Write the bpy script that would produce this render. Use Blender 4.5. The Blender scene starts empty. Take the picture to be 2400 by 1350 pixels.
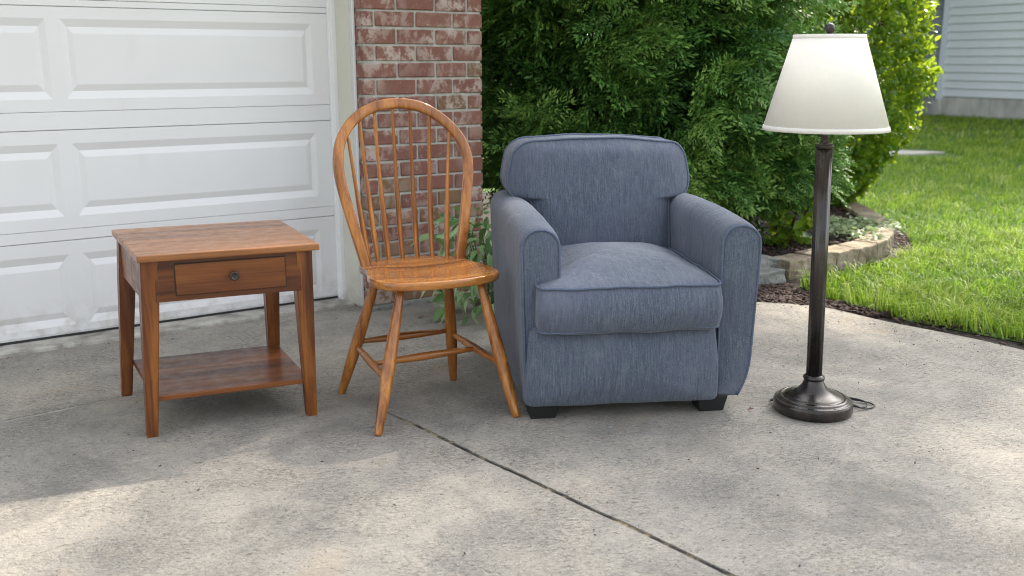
import bpy, bmesh, math, random
import numpy as np
from mathutils import Vector, Matrix, noise as mnoise
random.seed(7)
RNG = np.random.default_rng(11)
sc = bpy.context.scene
COL = sc.collection
PI = math.pi

# ------------------------------------------------------------------ camera
CAM_H, FPX, HORIZ = 1.15, 2300.0, 535.0
cam_d = bpy.data.cameras.new('camera')
cam = bpy.data.objects.new('camera', cam_d); COL.objects.link(cam)
cam.location = (0, 0, CAM_H)
cam.rotation_euler = (math.radians(90) - math.atan(HORIZ / FPX), 0, 0)
cam_d.sensor_width = 36; cam_d.lens = 36 * FPX / 2400
cam_d.clip_start = .05; cam_d.clip_end = 2000
cam_d.dof.use_dof = True; cam_d.dof.focus_distance = 3.25; cam_d.dof.aperture_fstop = 3.4
sc.camera = cam

# ------------------------------------------------------------------ sky and sun
SUN_EL, SUN_AZ = math.radians(46), math.radians(36)          # azimuth clockwise from +Y
w = bpy.data.worlds.new('World'); sc.world = w; w.use_nodes = True
nt = w.node_tree; nt.nodes.clear()
sky = nt.nodes.new('ShaderNodeTexSky'); sky.sky_type = 'NISHITA'; sky.sun_disc = False
sky.sun_elevation = SUN_EL; sky.sun_rotation = SUN_AZ
sky.air_density = 1.0; sky.dust_density = 2.5; sky.ozone_density = .6
bg = nt.nodes.new('ShaderNodeBackground'); bg.inputs['Strength'].default_value = .15
ow = nt.nodes.new('ShaderNodeOutputWorld')
hsv = nt.nodes.new('ShaderNodeHueSaturation'); hsv.inputs['Saturation'].default_value = .24      # thin milky summer haze
nt.links.new(sky.outputs[0], hsv.inputs['Color']); nt.links.new(hsv.outputs[0], bg.inputs[0]); nt.links.new(bg.outputs[0], ow.inputs[0])
sd = bpy.data.lights.new('sun', 'SUN'); sd.energy = 2.5; sd.angle = math.radians(1.2); sd.color = (1, .90, .76)
sun = bpy.data.objects.new('sun', sd); COL.objects.link(sun)
SDIR = Vector((math.sin(SUN_AZ) * math.cos(SUN_EL), math.cos(SUN_AZ) * math.cos(SUN_EL), math.sin(SUN_EL)))
sun.rotation_euler = SDIR.to_track_quat('Z', 'Y').to_euler(); sun.location = (0, 0, 12)
sc.view_settings.view_transform = 'Standard'; sc.view_settings.look = 'None'
sc.view_settings.gamma = 1; sc.view_settings.use_curve_mapping = False
sc.view_settings.exposure = 1.98
sc.render.engine = 'CYCLES'
sc.cycles.use_denoising = True; sc.cycles.filter_width = 1.05
sc.cycles.max_bounces = 8; sc.cycles.transparent_max_bounces = 8
sc.cycles.sample_clamp_indirect = 6

# ------------------------------------------------------------------ node helpers
class NT:
    def __init__(s, name):
        s.m = bpy.data.materials.new(name); s.m.use_nodes = True
        s.t = s.m.node_tree; s.t.nodes.clear()
        s.out = s.t.nodes.new('ShaderNodeOutputMaterial')
        s.b = s.t.nodes.new('ShaderNodeBsdfPrincipled')
        s.t.links.new(s.b.outputs[0], s.out.inputs[0])
        s.tc = s.t.nodes.new('ShaderNodeTexCoord')
    def n(s, k): return s.t.nodes.new(k)
    def l(s, a, b): s.t.links.new(a, b)
    def map(s, scale=(1, 1, 1), src='Object', rot=(0, 0, 0), loc=None):
        m = s.n('ShaderNodeMapping'); m.inputs['Scale'].default_value = scale; m.inputs['Rotation'].default_value = rot
        a = s.tc.outputs[src] if isinstance(src, str) else src
        if loc is not None:
            v = s.n('ShaderNodeVectorMath'); v.operation = 'ADD'; s.l(a, v.inputs[0]); s.l(loc, v.inputs[1]); a = v.outputs[0]
        s.l(a, m.inputs[0]); return m.outputs[0]
    def noise(s, vec, scale=5, detail=4, rough=.55, dist=0.):
        x = s.n('ShaderNodeTexNoise'); x.inputs['Scale'].default_value = scale; x.inputs['Detail'].default_value = detail
        x.inputs['Roughness'].default_value = rough; x.inputs['Distortion'].default_value = dist
        s.l(vec, x.inputs['Vector']); return x.outputs['Fac']
    def vor(s, vec, scale=5, feat='DISTANCE_TO_EDGE', rnd=1.):
        x = s.n('ShaderNodeTexVoronoi'); x.feature = feat; x.inputs['Scale'].default_value = scale
        x.inputs['Randomness'].default_value = rnd
        s.l(vec, x.inputs['Vector']); return x.outputs[0]
    def ramp(s, fac, stops):
        r = s.n('ShaderNodeValToRGB'); e = r.color_ramp.elements
        while len(e) < len(stops): e.new(.5)
        for el, (p, c) in zip(e, stops):
            el.position = p; el.color = tuple(c) + (1,) if len(c) == 3 else c
        s.l(fac, r.inputs[0]); return r.outputs[0]
    def rng(s, fac, a, b, c=0., d=1.):
        r = s.n('ShaderNodeMapRange'); r.inputs[1].default_value = a; r.inputs[2].default_value = b
        r.inputs[3].default_value = c; r.inputs[4].default_value = d; s.l(fac, r.inputs[0]); return r.outputs[0]
    def mix(s, fac, a, b, mode='MIX'):
        m = s.n('ShaderNodeMix'); m.data_type = 'RGBA'; m.blend_type = mode
        for v, i in ((fac, 0), (a, 6), (b, 7)):
            if isinstance(v, (int, float)): m.inputs[i].default_value = v
            elif isinstance(v, (tuple, list)): m.inputs[i].default_value = tuple(v) + (1,)
            else: s.l(v, m.inputs[i])
        return m.outputs[2]
    def math(s, op, a, b=0.):
        m = s.n('ShaderNodeMath'); m.operation = op
        for v, i in ((a, 0), (b, 1)):
            if isinstance(v, (int, float)): m.inputs[i].default_value = v
            else: s.l(v, m.inputs[i])
        return m.outputs[0]
    def bump(s, h, strength=.3, dist=.01):
        b = s.n('ShaderNodeBump'); b.inputs['Strength'].default_value = strength; b.inputs['Distance'].default_value = dist
        s.l(h, b.inputs['Height']); s.l(b.outputs[0], s.b.inputs['Normal']); return b.outputs[0]
    def base(s, c):
        if isinstance(c, (tuple, list)): s.b.inputs['Base Color'].default_value = tuple(c) + (1,)
        else: s.l(c, s.b.inputs['Base Color'])
    def set(s, **k):
        for a, v in k.items():
            i = s.b.inputs[a.replace('_', ' ')]
            if isinstance(v, (int, float, tuple)): i.default_value = v
            else: s.l(v, i)
        return s

# ------------------------------------------------------------------ materials
def wood(name, dark, mid, light, axis, rough=.32, coat=.35, scale=1.):
    n = NT(name); sc_ = [24 * scale] * 3; sc_[axis] = .9 * scale
    oi = n.n('ShaderNodeObjectInfo'); ofs = n.math('MULTIPLY', oi.outputs['Random'], 37.)
    v = n.map(tuple(sc_), loc=ofs)
    g = n.noise(v, 1.0, 6, .6, .5)
    sc2 = [4.5] * 3; sc2[axis] = .9
    g2 = n.noise(n.map(tuple(sc2), loc=ofs), 1.3, 4, .6, .8)
    sc3 = [150.] * 3; sc3[axis] = 5.
    g3 = n.noise(n.map(tuple(sc3)), 1., 3, .6)
    c = n.ramp(n.math('ADD', n.math('MULTIPLY', g, .72), n.math('MULTIPLY', g2, .28)), [(.37, dark), (.5, mid), (.61, light)])
    c = n.mix(n.math('MULTIPLY', n.rng(g3, .52, .72), .35), c, dark)
    wear = n.noise(n.map((9, 9, 9), loc=ofs), 3, 6, .7)
    c = n.mix(n.rng(wear, .68, .8, 0, .35), c, tuple(min(1, x * 1.9 + .03) for x in light))
    n.base(c)
    n.set(Roughness=n.rng(n.noise(n.map((6, 6, 6)), 4, 4), .3, .75, rough * .8, rough * 1.5), Coat_Weight=coat, Coat_Roughness=.13, Specular_IOR_Level=.35)
    n.bump(n.math('ADD', g3, n.math('MULTIPLY', g, .7)), .05, .002)
    return n.m
TD, TM, TL = (.048, .0125, .004), (.138, .041, .009), (.255, .090, .018)
M = {}
M['table_top'] = wood('polished table top with painted sheen', (.13, .046, .014), (.29, .115, .036), (.39, .17, .058), 0, .34, .30)  # lighter than the legs: sky reflection on the top painted into the wood colour
M['table_x'] = wood('table wood along width', TD, TM, TL, 0, .36, .18)
M['table_z'] = wood('table wood upright', TD, TM, TL, 2, .36, .18)
M['table_y'] = wood('table wood along depth', TD, TM, TL, 1, .36, .18)
CD, CM, CL = (.125, .038, .007), (.32, .112, .020), (.47, .195, .042)
M['chair_x'] = wood('chair wood across', CD, CM, CL, 0, .28, .5, 1.1)
M['chair_seat'] = wood('glossy chair seat', CD, (.37, .135, .026), (.54, .235, .056), 0, .22, .8, .8)
M['chair_z'] = wood('chair wood upright', CD, CM, CL, 2, .28, .5, 1.1)
M['chair_y'] = wood('chair wood fore and aft', CD, CM, CL, 1, .28, .5, 1.1)

def fabric(name, ys):
    """slub weave, ys: how fast it varies fore and aft (side faces need it, sloping fronts do not)"""
    n = NT(name)
    o = n.map((1, 1, 1))
    slub = n.noise(n.map((380, ys * 380, 22)), 1, 3, .6)
    slub2 = n.noise(n.map((150, ys * 150, 5)), 1, 3, .6)
    grain = n.noise(n.map((1, 1, 1)), 300, 3, .7)
    c = n.ramp(n.math('ADD', n.math('MULTIPLY', slub, .36), n.math('ADD', n.math('MULTIPLY', slub2, .10), n.math('MULTIPLY', grain, .54))),
               [(.36, (.026, .034, .054)), (.47, (.064, .080, .115)), (.55, (.098, .118, .158)), (.68, (.185, .206, .242))])
    big = n.noise(o, 3.2, 3, .5)
    c = n.mix(n.rng(big, .42, .68, 0, .45), c, (.096, .104, .160))
    fade = n.noise(o, 5.5, 4, .6)
    c = n.mix(n.rng(fade, .55, .75, 0, .35), c, (.18, .20, .23))
    n.base(c); n.set(Roughness=.92, Sheen_Weight=.15, Sheen_Roughness=.5)
    wr = n.noise(n.map((16, 16, 3.5)), 1.4, 4, .6, .9); wr2 = n.noise(n.map((4, 4, 4)), 1.6, 4, .6, 1.2)
    n.bump(n.math('ADD', n.math('MULTIPLY', slub, .14), n.math('ADD', n.math('MULTIPLY', wr, .75), n.math('MULTIPLY', wr2, .9))), .75, .008)
    return n.m
M['fabric'] = fabric('slate blue slub fabric', 1.)
M['fabric_front'] = fabric('slate blue slub fabric with grain running fore and aft', .06)
n = NT('darker piping fabric'); n.base(n.ramp(n.noise(n.map((300, 300, 300)), 1, 2), [(.35, (.055, .074, .12)), (.65, (.115, .145, .21))])); n.set(Roughness=.9); M['piping'] = n.m
n = NT('black painted wood'); n.base((.009, .009, .010)); n.set(Roughness=.45); M['foot'] = n.m

def concrete():
    n = NT('weathered broom finished concrete')
    o = n.map((1, 1, 1)); gr = n.map((1, 1.9, 1), rot=(0, 0, math.radians(-20)))
    big = n.noise(o, .75, 4, .55, .3); mid = n.noise(o, 2.6, 6, .62, .4); fine = n.noise(gr, 55, 6, .7)
    grit = n.noise(gr, 150, 3, .7); blot = n.noise(o, 9, 5, .65, .8)
    c = n.ramp(n.math('ADD', n.math('MULTIPLY', big, .5), n.math('MULTIPLY', mid, .5)),
               [(.33, (.175, .164, .148)), (.46, (.29, .27, .238)), (.60, (.395, .36, .305))])
    c = n.mix(n.rng(blot, .5, .70, 0, .6), c, (.195, .190, .182))
    c = n.mix(n.rng(blot, .28, .44, .5, 0), c, (.42, .385, .33))
    gate = n.rng(n.noise(o, 3.4, 4, .6), .38, .62, .25, 1.)
    c = n.mix(n.math('MULTIPLY', n.rng(fine, .40, .56, .75, 0), gate), c, (.125, .118, .107))
    wig = n.noise(n.map((1, 2.3, 1), rot=(0, 0, math.radians(-14))), 42, 4, .6, 2.2)
    c = n.mix(n.math('MULTIPLY', n.rng(n.math('ABSOLUTE', n.math('SUBTRACT', wig, .5)), .0, .035, .75, 0), gate), c, (.10, .094, .085))
    c = n.mix(n.rng(grit, .55, .70, 0, .7), c, (.55, .52, .46))
    pit = n.noise(gr, 75, 2, .5, 1.4)
    c = n.mix(n.rng(pit, .66, .71, 0, .7), c, (.06, .056, .05))
    st = n.noise(o, 1.35, 5, .7, .6)
    c = n.mix(n.rng(st, .56, .68, 0, .68), c, (.15, .143, .132))
    rust = n.noise(o, 1.9, 4, .65, .8)
    c = n.mix(n.rng(rust, .60, .72, 0, .45), c, (.30, .225, .135))
    n.base(c); n.set(Roughness=.88, Specular_IOR_Level=.3)
    n.bump(n.math('ADD', n.math('MULTIPLY', fine, .6), n.math('ADD', n.math('MULTIPLY', grit, .35), n.math('MULTIPLY', n.rng(pit, .6, .7, 0, 1), -.5))), .8, .008)
    return n.m
M['concrete'] = concrete()

def simple(name, stops, scale=8, rough=.8, bump=0, bd=.004, detail=5, stretch=(1, 1, 1), **k):
    n = NT(name); v = n.map(stretch); f = n.noise(v, scale, detail, .6)
    n.base(n.ramp(f, stops)); n.set(Roughness=rough, **k)
    if bump: n.bump(n.noise(v, scale * 4, 5, .65), bump, bd)
    return n.m
def paint(name, c, dirt=.12):
    n = NT(name); o = n.map((1, 1, 1)); f = n.noise(o, 2.2, 5, .6); s = n.noise(n.map((5, 5, 1.2)), 1.2, 4, .65)
    cc = n.mix(n.rng(f, .45, .75, 0, dirt * 1.6), c, tuple(x * .82 for x in c))
    cc = n.mix(n.rng(s, .60, .82, 0, dirt * .8), cc, (.42, .40, .35))
    gz = n.n('ShaderNodeSeparateXYZ'); n.l(n.n('ShaderNodeNewGeometry').outputs['Position'], gz.inputs[0])
    spl = n.math('MULTIPLY', n.rng(gz.outputs['Z'], .02, .20, 1, 0), n.rng(n.noise(n.map((1, 1, 1)), 11, 6, .7), .44, .68))     # rain splash dirt along the foot
    cc = n.mix(n.math('MULTIPLY', spl, .6), cc, (.30, .26, .21))
    n.base(cc); n.set(Roughness=.42); n.bump(n.noise(n.map((90, 90, 90)), 1, 3), .05, .001)
    return n.m
M['door'] = paint('white painted steel', (.715, .712, .72))
M['trim'] = paint('white painted trim', (.78, .79, .80))
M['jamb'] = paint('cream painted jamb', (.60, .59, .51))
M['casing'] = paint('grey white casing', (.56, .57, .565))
M['seal'] = simple('black rubber seal', [(.3, (.012, .013, .015)), (.7, (.03, .032, .036))], 20, .6)
M['lip'] = simple('rough old concrete lip', [(.3, (.20, .19, .17)), (.5, (.36, .345, .31)), (.7, (.50, .485, .44))], 14, .9, .8, .008)
M['mortar'] = simple('pale grey mortar', [(.3, (.29, .28, .25)), (.7, (.46, .45, .41))], 30, .95, .6, .003)
M['joint'] = simple('dirt packed joint', [(.38, (.014, .013, .012)), (.5, (.055, .048, .038)), (.58, (.30, .235, .13)), (.66, (.09, .08, .06))], 9, .95, .8, .004, 6)

def brick():
    n = NT('limewashed red brick')
    oi = n.n('ShaderNodeObjectInfo'); r = oi.outputs['Random']; ofs = n.math('MULTIPLY', r, 53.)
    v = n.map((1, 1, 1), loc=ofs)
    c = n.ramp(r, [(.0, (.165, .068, .050)), (.3, (.205, .092, .068)), (.55, (.18, .078, .060)), (.75, (.225, .110, .082)), (.86, (.19, .115, .062)), (1., (.15, .088, .048))])
    m = n.noise(v, 22, 5, .65)
    c = n.mix(n.rng(m, .4, .7, 0, .55), c, (.14, .055, .042))
    lime = n.noise(n.map((19, 19, 15), loc=ofs), 1., 6, .72, .3)
    amt = n.rng(n.noise(n.map((2.6, 2.6, 2.6), loc=ofs), 1, 1), .38, .62)
    c = n.mix(n.math('MULTIPLY', n.rng(lime, .47, .56, 0, .72), amt), c, (.47, .40, .35))
    sp = n.noise(v, 160, 2, .5)
    c = n.mix(n.rng(sp, .70, .76, 0, .7), c, (.6, .55, .5))
    c = n.mix(n.rng(sp, .22, .30, .8, 0), c, (.03, .02, .018))
    n.base(c); n.set(Roughness=.9)
    n.bump(n.math('ADD', m, n.math('MULTIPLY', n.noise(v, 120, 3), .5)), .5, .004)
    return n.m
M['brick'] = brick()

def leafmat(name, stops, trans, tcol, rough=.4, spec=.5, attr=True):
    """leaf: colour varies leaf by leaf through the attribute 'tint'; light passes through"""
    n = NT(name)
    a = n.n('ShaderNodeAttribute'); a.attribute_name = 'tint'
    f = n.math('ADD', n.math('MULTIPLY', a.outputs['Fac'], .8), n.math('MULTIPLY', n.noise(n.map((1, 1, 1)), 40, 2), .2))
    c = n.ramp(f, stops); n.base(c); n.set(Roughness=rough, Specular_IOR_Level=spec)
    tr = n.n('ShaderNodeBsdfTranslucent'); n.l(n.mix(.65, c, tcol), tr.inputs[0])
    mx = n.n('ShaderNodeMixShader'); mx.inputs[0].default_value = trans
    n.l(n.b.outputs[0], mx.inputs[1]); n.l(tr.outputs[0], mx.inputs[2]); n.l(mx.outputs[0], n.out.inputs[0])
    return n.m
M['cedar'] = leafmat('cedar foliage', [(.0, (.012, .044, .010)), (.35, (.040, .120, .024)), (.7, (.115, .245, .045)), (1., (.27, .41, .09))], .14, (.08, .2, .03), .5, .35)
M['bushleaf'] = leafmat('glossy shrub leaf', [(.0, (.03, .095, .012)), (.45, (.09, .21, .022)), (.8, (.20, .335, .03)), (1., (.34, .43, .05))], .52, (.48, .58, .03), .3, .5)
M['grass'] = leafmat('grass blade', [(.0, (.035, .095, .024)), (.4, (.150, .270, .022)), (.75, (.38, .47, .034)), (1., (.52, .52, .30))], .4, (.22, .38, .04), .5, .3)
M['pale'] = leafmat('variegated pale leaf', [(.0, (.05, .12, .04)), (.4, (.17, .26, .12)), (1., (.46, .50, .34))], .3, (.3, .4, .15), .5, .3)
M['plantleaf'] = leafmat('matt green plant leaf', [(.0, (.045, .125, .035)), (.45, (.15, .28, .09)), (1., (.50, .60, .36))], .3, (.16, .3, .05), .38, .5)
M['treeleaf'] = leafmat('tree leaf', [(.0, (.03, .08, .015)), (1., (.09, .17, .03))], .4, (.2, .35, .03), .45, .4)
M['yellow'] = leafmat('yellow leaf', [(.0, (.3, .22, .02)), (1., (.5, .38, .04))], .4, (.6, .5, .05), .5, .3)
M['bark'] = simple('bark', [(.3, (.035, .025, .018)), (.7, (.11, .08, .055))], 14, .9, .8, .01, 5, (3, 3, .6))
M['soil'] = simple('dark garden soil', [(.3, (.016, .012, .009)), (.55, (.035, .026, .020)), (.75, (.075, .055, .042))], 28, .95, .9, .01)
M['lawn'] = simple('lawn ground', [(.3, (.03, .065, .012)), (.6, (.075, .14, .02)), (.8, (.12, .16, .035))], 6, .95, .6, .02)
def chipmat():
    n = NT('bark mulch chip'); a = n.n('ShaderNodeAttribute'); a.attribute_name = 'tint'
    c = n.ramp(a.outputs['Fac'], [(.0, (.014, .008, .007)), (.5, (.05, .026, .021)), (.8, (.11, .06, .045)), (.93, (.21, .14, .10)), (1., (.42, .33, .24))])
    n.base(c); n.set(Roughness=.85); return n.m
M['chip'] = chipmat()
def stone(name, a, b, c_):
    n = NT(name); oi = n.n('ShaderNodeObjectInfo'); ofs = n.math('MULTIPLY', oi.outputs['Random'], 31.)
    v = n.map((1, 1, 1), loc=ofs); f = n.noise(v, 9, 6, .65)
    c = n.ramp(f, [(.3, a), (.5, b), (.7, c_)])
    c = n.mix(n.rng(n.noise(v, 45, 4, .6), .55, .7, 0, .6), c, tuple(x * .5 for x in a))
    n.base(c); n.set(Roughness=.92); n.bump(n.noise(v, 38, 6, .7), .9, .012); return n.m
M['block'] = stone('tan split concrete block', (.15, .118, .08), (.27, .222, .158), (.38, .325, .25))
M['greyblock'] = stone('grey split stone', (.13, .135, .13), (.22, .225, .21), (.33, .335, .31))
M['path'] = simple('pale path concrete', [(.3, (.36, .34, .30)), (.7, (.5, .48, .43))], 5, .9)
M['siding'] = simple('blue grey vinyl siding', [(.35, (.64, .68, .725)), (.65, (.70, .735, .77))], 3, .5, .15, .002, 4, (1, 1, 8))
M['siding_shade'] = simple('grey siding darkened for shade', [(.35, (.20, .22, .25)), (.65, (.24, .26, .29))], 3, .5)  # shade on the wing wall put into its siding colour
M['corner'] = paint('pale corner trim', (.66, .72, .78), .05)
M['foundation'] = simple('poured concrete foundation', [(.3, (.33, .325, .31)), (.55, (.50, .49, .47)), (.75, (.60, .59, .56))], 4, .9, .5, .01, 6, (1, 1, .4))
M['roof'] = simple('brown shingles', [(.3, (.05, .045, .04)), (.7, (.12, .105, .095))], 20, .9, .5, .01)
M['bronze'] = NT('dark oil rubbed bronze').m
def bronze():
    n = NT('oil rubbed bronze'); f = n.noise(n.map((8, 8, 2)), 2.2, 4, .6)
    n.base(n.ramp(f, [(.35, (.015, .013, .0125)), (.65, (.042, .031, .025))])); n.set(Metallic=.4, Roughness=n.rng(f, .3, .7, .22, .34), Coat_Weight=.3, Coat_Roughness=.2)
    return n.m
M['bronze'] = bronze()
n = NT('black rubber cord'); n.base((.012, .012, .014)); n.set(Roughness=.4); M['cord'] = n.m
def shade():
    n = NT('off white linen shade'); wv = n.noise(n.map((260, 260, 14)), 1, 2); n.base(n.ramp(wv, [(.35, (.87, .85, .81)), (.65, (.91, .89, .86))]))
    n.set(Roughness=.85)
    tr = n.n('ShaderNodeBsdfTranslucent'); tr.inputs[0].default_value = (.96, .92, .82, 1)
    mx = n.n('ShaderNodeMixShader'); mx.inputs[0].default_value = .34
    n.l(n.b.outputs[0], mx.inputs[1]); n.l(tr.outputs[0], mx.inputs[2]); n.l(mx.outputs[0], n.out.inputs[0]); return n.m
M['shade'] = shade()
n = NT('white shade trim'); n.base((.85, .85, .83)); n.set(Roughness=.8); M['shade_trim'] = n.m
n = NT('bulb glass'); n.base((.8, .8, .78)); n.set(Roughness=.2); M['bulb'] = n.m

# ------------------------------------------------------------------ mesh helpers
def link(name, me, mat, parent=None, loc=None):
    o = bpy.data.objects.new(name, me); COL.objects.link(o)
    if mat and not me.materials: me.materials.append(mat)
    if parent: o.parent = parent
    if loc is not None: o.location = loc
    return o
def mk(name, V, F, mat, parent=None, smooth=False, loc=None, mw=None):
    me = bpy.data.meshes.new(name)
    me.from_pydata([tuple(v) for v in V], [], [tuple(f) for f in F])
    bm = bmesh.new(); bm.from_mesh(me); bmesh.ops.recalc_face_normals(bm, faces=bm.faces); bm.to_mesh(me); bm.free()
    if smooth:
        for p in me.polygons: p.use_smooth = True
    return link(name, me, mat, parent, loc)
def empty(name, loc, rz=0., label=None, cat=None, group=None, kind=None):
    o = bpy.data.objects.new(name, None); COL.objects.link(o); o.location = loc; o.rotation_euler = (0, 0, rz)
    o.empty_display_size = .1
    tag(o, label, cat, group, kind); return o
def tag(o, label=None, cat=None, group=None, kind=None):
    for k, v in (('label', label), ('category', cat), ('group', group), ('kind', kind)):
        if v: o[k] = v
    return o
def bm_box(bm, x0, x1, y0, y1, z0, z1, bev=0., seg=2):
    r = bmesh.ops.create_cube(bm, size=1.)
    vs = r['verts']
    for v in vs:
        v.co = Vector(((x0 + x1) / 2 + v.co.x * (x1 - x0), (y0 + y1) / 2 + v.co.y * (y1 - y0), (z0 + z1) / 2 + v.co.z * (z1 - z0)))
    if bev:
        es = list({e for v in vs for e in v.link_edges})
        bmesh.ops.bevel(bm, geom=es, offset=bev, segments=seg, affect='EDGES', profile=.6)
def finish(name, bm, mat, parent=None, smooth=False, loc=None, xf=None):
    me = bpy.data.meshes.new(name)
    if xf: 
        for v in bm.verts: v.co = xf(v.co)
    bmesh.ops.recalc_face_normals(bm, faces=bm.faces)
    bm.to_mesh(me); bm.free()
    if smooth:
        for p in me.polygons: p.use_smooth = True
    return link(name, me, mat, parent, loc)
def box(name, x0, x1, y0, y1, z0, z1, mat, parent=None, bev=0., seg=2, xf=None):
    bm = bmesh.new(); bm_box(bm, x0, x1, y0, y1, z0, z1, bev, seg)
    return finish(name, bm, mat, parent, xf=xf)
def lathe(prof, seg=40, cx=0, cy=0):
    V, F = [], []
    for r, z in prof:
        for k in range(seg):
            a = 2 * PI * k / seg; V.append((cx + r * math.cos(a), cy + r * math.sin(a), z))
    for i in range(len(prof) - 1):
        for k in range(seg):
            k2 = (k + 1) % seg
            F.append((i * seg + k, i * seg + k2, (i + 1) * seg + k2, (i + 1) * seg + k))
    F.append(tuple(range(seg))[::-1]); F.append(tuple((len(prof) - 1) * seg + k for k in range(seg)))
    return V, F
def catmull(P, n=8, closed=False):
    P = [Vector(p) for p in P]; out = []; N = len(P)
    rng_ = range(N) if closed else range(N - 1)
    for i in rng_:
        if closed: a, b, c, d = P[(i - 1) % N], P[i], P[(i + 1) % N], P[(i + 2) % N]
        else: a, b, c, d = P[max(i - 1, 0)], P[i], P[i + 1], P[min(i + 2, N - 1)]
        for k in range(n):
            t = k / n
            out.append(.5 * ((2 * b) + (c - a) * t + (2 * a - 5 * b + 4 * c - d) * t * t + (3 * b - a - 3 * c + d) * t ** 3))
    if not closed: out.append(P[-1])
    return out
def tube(path, rad, seg=8, closed=False, sect=None, up=None):
    """sweep a round (or given) section along a path; rad may be a list"""
    path = [Vector(p) for p in path]; N = len(path); V, F = [], []
    if not isinstance(rad, (list, tuple)): rad = [rad] * N
    if sect is None: sect = [(math.cos(2 * PI * k / seg), math.sin(2 * PI * k / seg)) for k in range(seg)]
    S = len(sect); ref = None
    for i, p in enumerate(path):
        a = path[(i - 1) % N] if (closed or i > 0) else p; b = path[(i + 1) % N] if (closed or i < N - 1) else p
        t = (b - a).normalized()
        if up is not None: s = t.cross(Vector(up))
        else:
            if ref is None: ref = Vector((0, 0, 1)) if abs(t.z) < .9 else Vector((1, 0, 0))
            s = t.cross(ref)
        s.normalize(); u = s.cross(t).normalized()
        if up is None: ref = u
        for x, y in sect: V.append(p + s * x * rad[i] + u * y * rad[i])
    for i in range(N if closed else N - 1):
        j = (i + 1) % N
        for k in range(S):
            k2 = (k + 1) % S; F.append((i * S + k, i * S + k2, j * S + k2, j * S + k))
    if not closed:
        F.append(tuple(range(S))[::-1]); F.append(tuple((N - 1) * S + k for k in range(S)))
    return V, F
def rline(P, rad, seg=5):
    """closed polygon with rounded corners; rad one value or per corner"""
    out = []; N = len(P)
    for i in range(N):
        a, b, c = Vector(P[i - 1]), Vector(P[i]), Vector(P[(i + 1) % N]); r = rad[i] if isinstance(rad, (list, tuple)) else rad
        d1, d2 = (a - b), (c - b); r1 = min(r, d1.length * .49, d2.length * .49)
        p, q = b + d1.normalized() * r1, b + d2.normalized() * r1
        for k in range(seg + 1):
            t = k / seg; out.append((1 - t) ** 2 * p + 2 * t * (1 - t) * b + t * t * q)
    return out
def resample(P, n):
    P = [Vector(p) for p in P]; L = [0.]
    for i in range(len(P)): L.append(L[-1] + (P[(i + 1) % len(P)] - P[i]).length)
    out = []; j = 0
    for k in range(n):
        s = L[-1] * k / n
        while L[j + 1] < s: j += 1
        t = (s - L[j]) / max(1e-9, L[j + 1] - L[j]); out.append(P[j].lerp(P[(j + 1) % len(P)], t))
    return out
def padded(outline, t0, t1, bulge0, bulge1, rim=.012, n=120, rings=9, cen=None, p=2.2, front=None):
    """cushion from a closed 2-D outline: returns verts (u, v, w) with w the thickness axis, faces"""
    O = resample(outline, n)
    cen = Vector(cen) if cen else sum(O, Vector((0, 0))) / n
    V, F = [], []
    def ring(s, wv, inset=0.):
        for q in O:
            d = q - cen; L = d.length
            V.append((cen.x + d.x * s * (1 - inset / L), cen.y + d.y * s * (1 - inset / L), wv))
    if front:
        ring0 = ring
        def ring(s, wv, inset=0.):
            k = len(V); ring0(s, wv, inset)
            if wv <= t0 + 1e-6:
                for j in range(k, len(V)):
                    x, y, _ = V[j]; V[j] = (x, y, t0 - front(x, y) * min(1., (1 - s) / .14) ** .6)
    levels = []
    for i in range(rings): levels.append((i / rings * .97 + .02, t0 - bulge0 * (1 - (i / rings) ** p), rim * (i / rings)))
    levels += [(1., t0, rim * .55), (1., t0 + rim * .35, rim * .12), (1., t0 + rim, 0.)]
    for k in (.25, .5, .75): levels.append((1., t0 + rim + (t1 - t0 - 2 * rim) * k, -.004 * math.sin(PI * k)))
    levels += [(1., t1 - rim, 0.), (1., t1 - rim * .35, rim * .12), (1., t1, rim * .55)]
    for i in reversed(range(rings)): levels.append((i / rings * .97 + .02, t1 + bulge1 * (1 - (i / rings) ** p), rim * (i / rings)))
    for s, wv, ins in levels: ring(s, wv, ins)
    for i in range(len(levels) - 1):
        for k in range(n):
            k2 = (k + 1) % n; F.append((i * n + k, i * n + k2, (i + 1) * n + k2, (i + 1) * n + k))
    F.append(tuple(range(n))); F.append(tuple((len(levels) - 1) * n + k for k in range(n)))
    return V, F
def inside(poly, X, Y):
    X = np.asarray(X); Y = np.asarray(Y); r = np.zeros(X.shape, bool); N = len(poly)
    for i in range(N):
        x0, y0 = poly[i]; x1, y1 = poly[(i + 1) % N]
        c = ((y0 > Y) != (y1 > Y)) & (X < (x1 - x0) * (Y - y0) / (y1 - y0 + 1e-12) + x0); r ^= c
    return r
def np_mesh(name, V, quads, tint=None):
    """V (n,3), quads (m,k) with k = 3 or 4; fast mesh"""
    me = bpy.data.meshes.new(name); k = quads.shape[1]
    me.vertices.add(len(V)); me.vertices.foreach_set('co', np.ascontiguousarray(V, np.float32).ravel())
    me.loops.add(quads.size); me.loops.foreach_set('vertex_index', np.ascontiguousarray(quads, np.int32).ravel())
    me.polygons.add(len(quads)); me.polygons.foreach_set('loop_start', np.arange(0, quads.size, k, dtype=np.int32))
    me.update(calc_edges=True)
    if tint is not None:
        a = me.attributes.new('tint', 'FLOAT', 'POINT'); a.data.foreach_set('value', np.ascontiguousarray(tint, np.float32))
    return me
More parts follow.
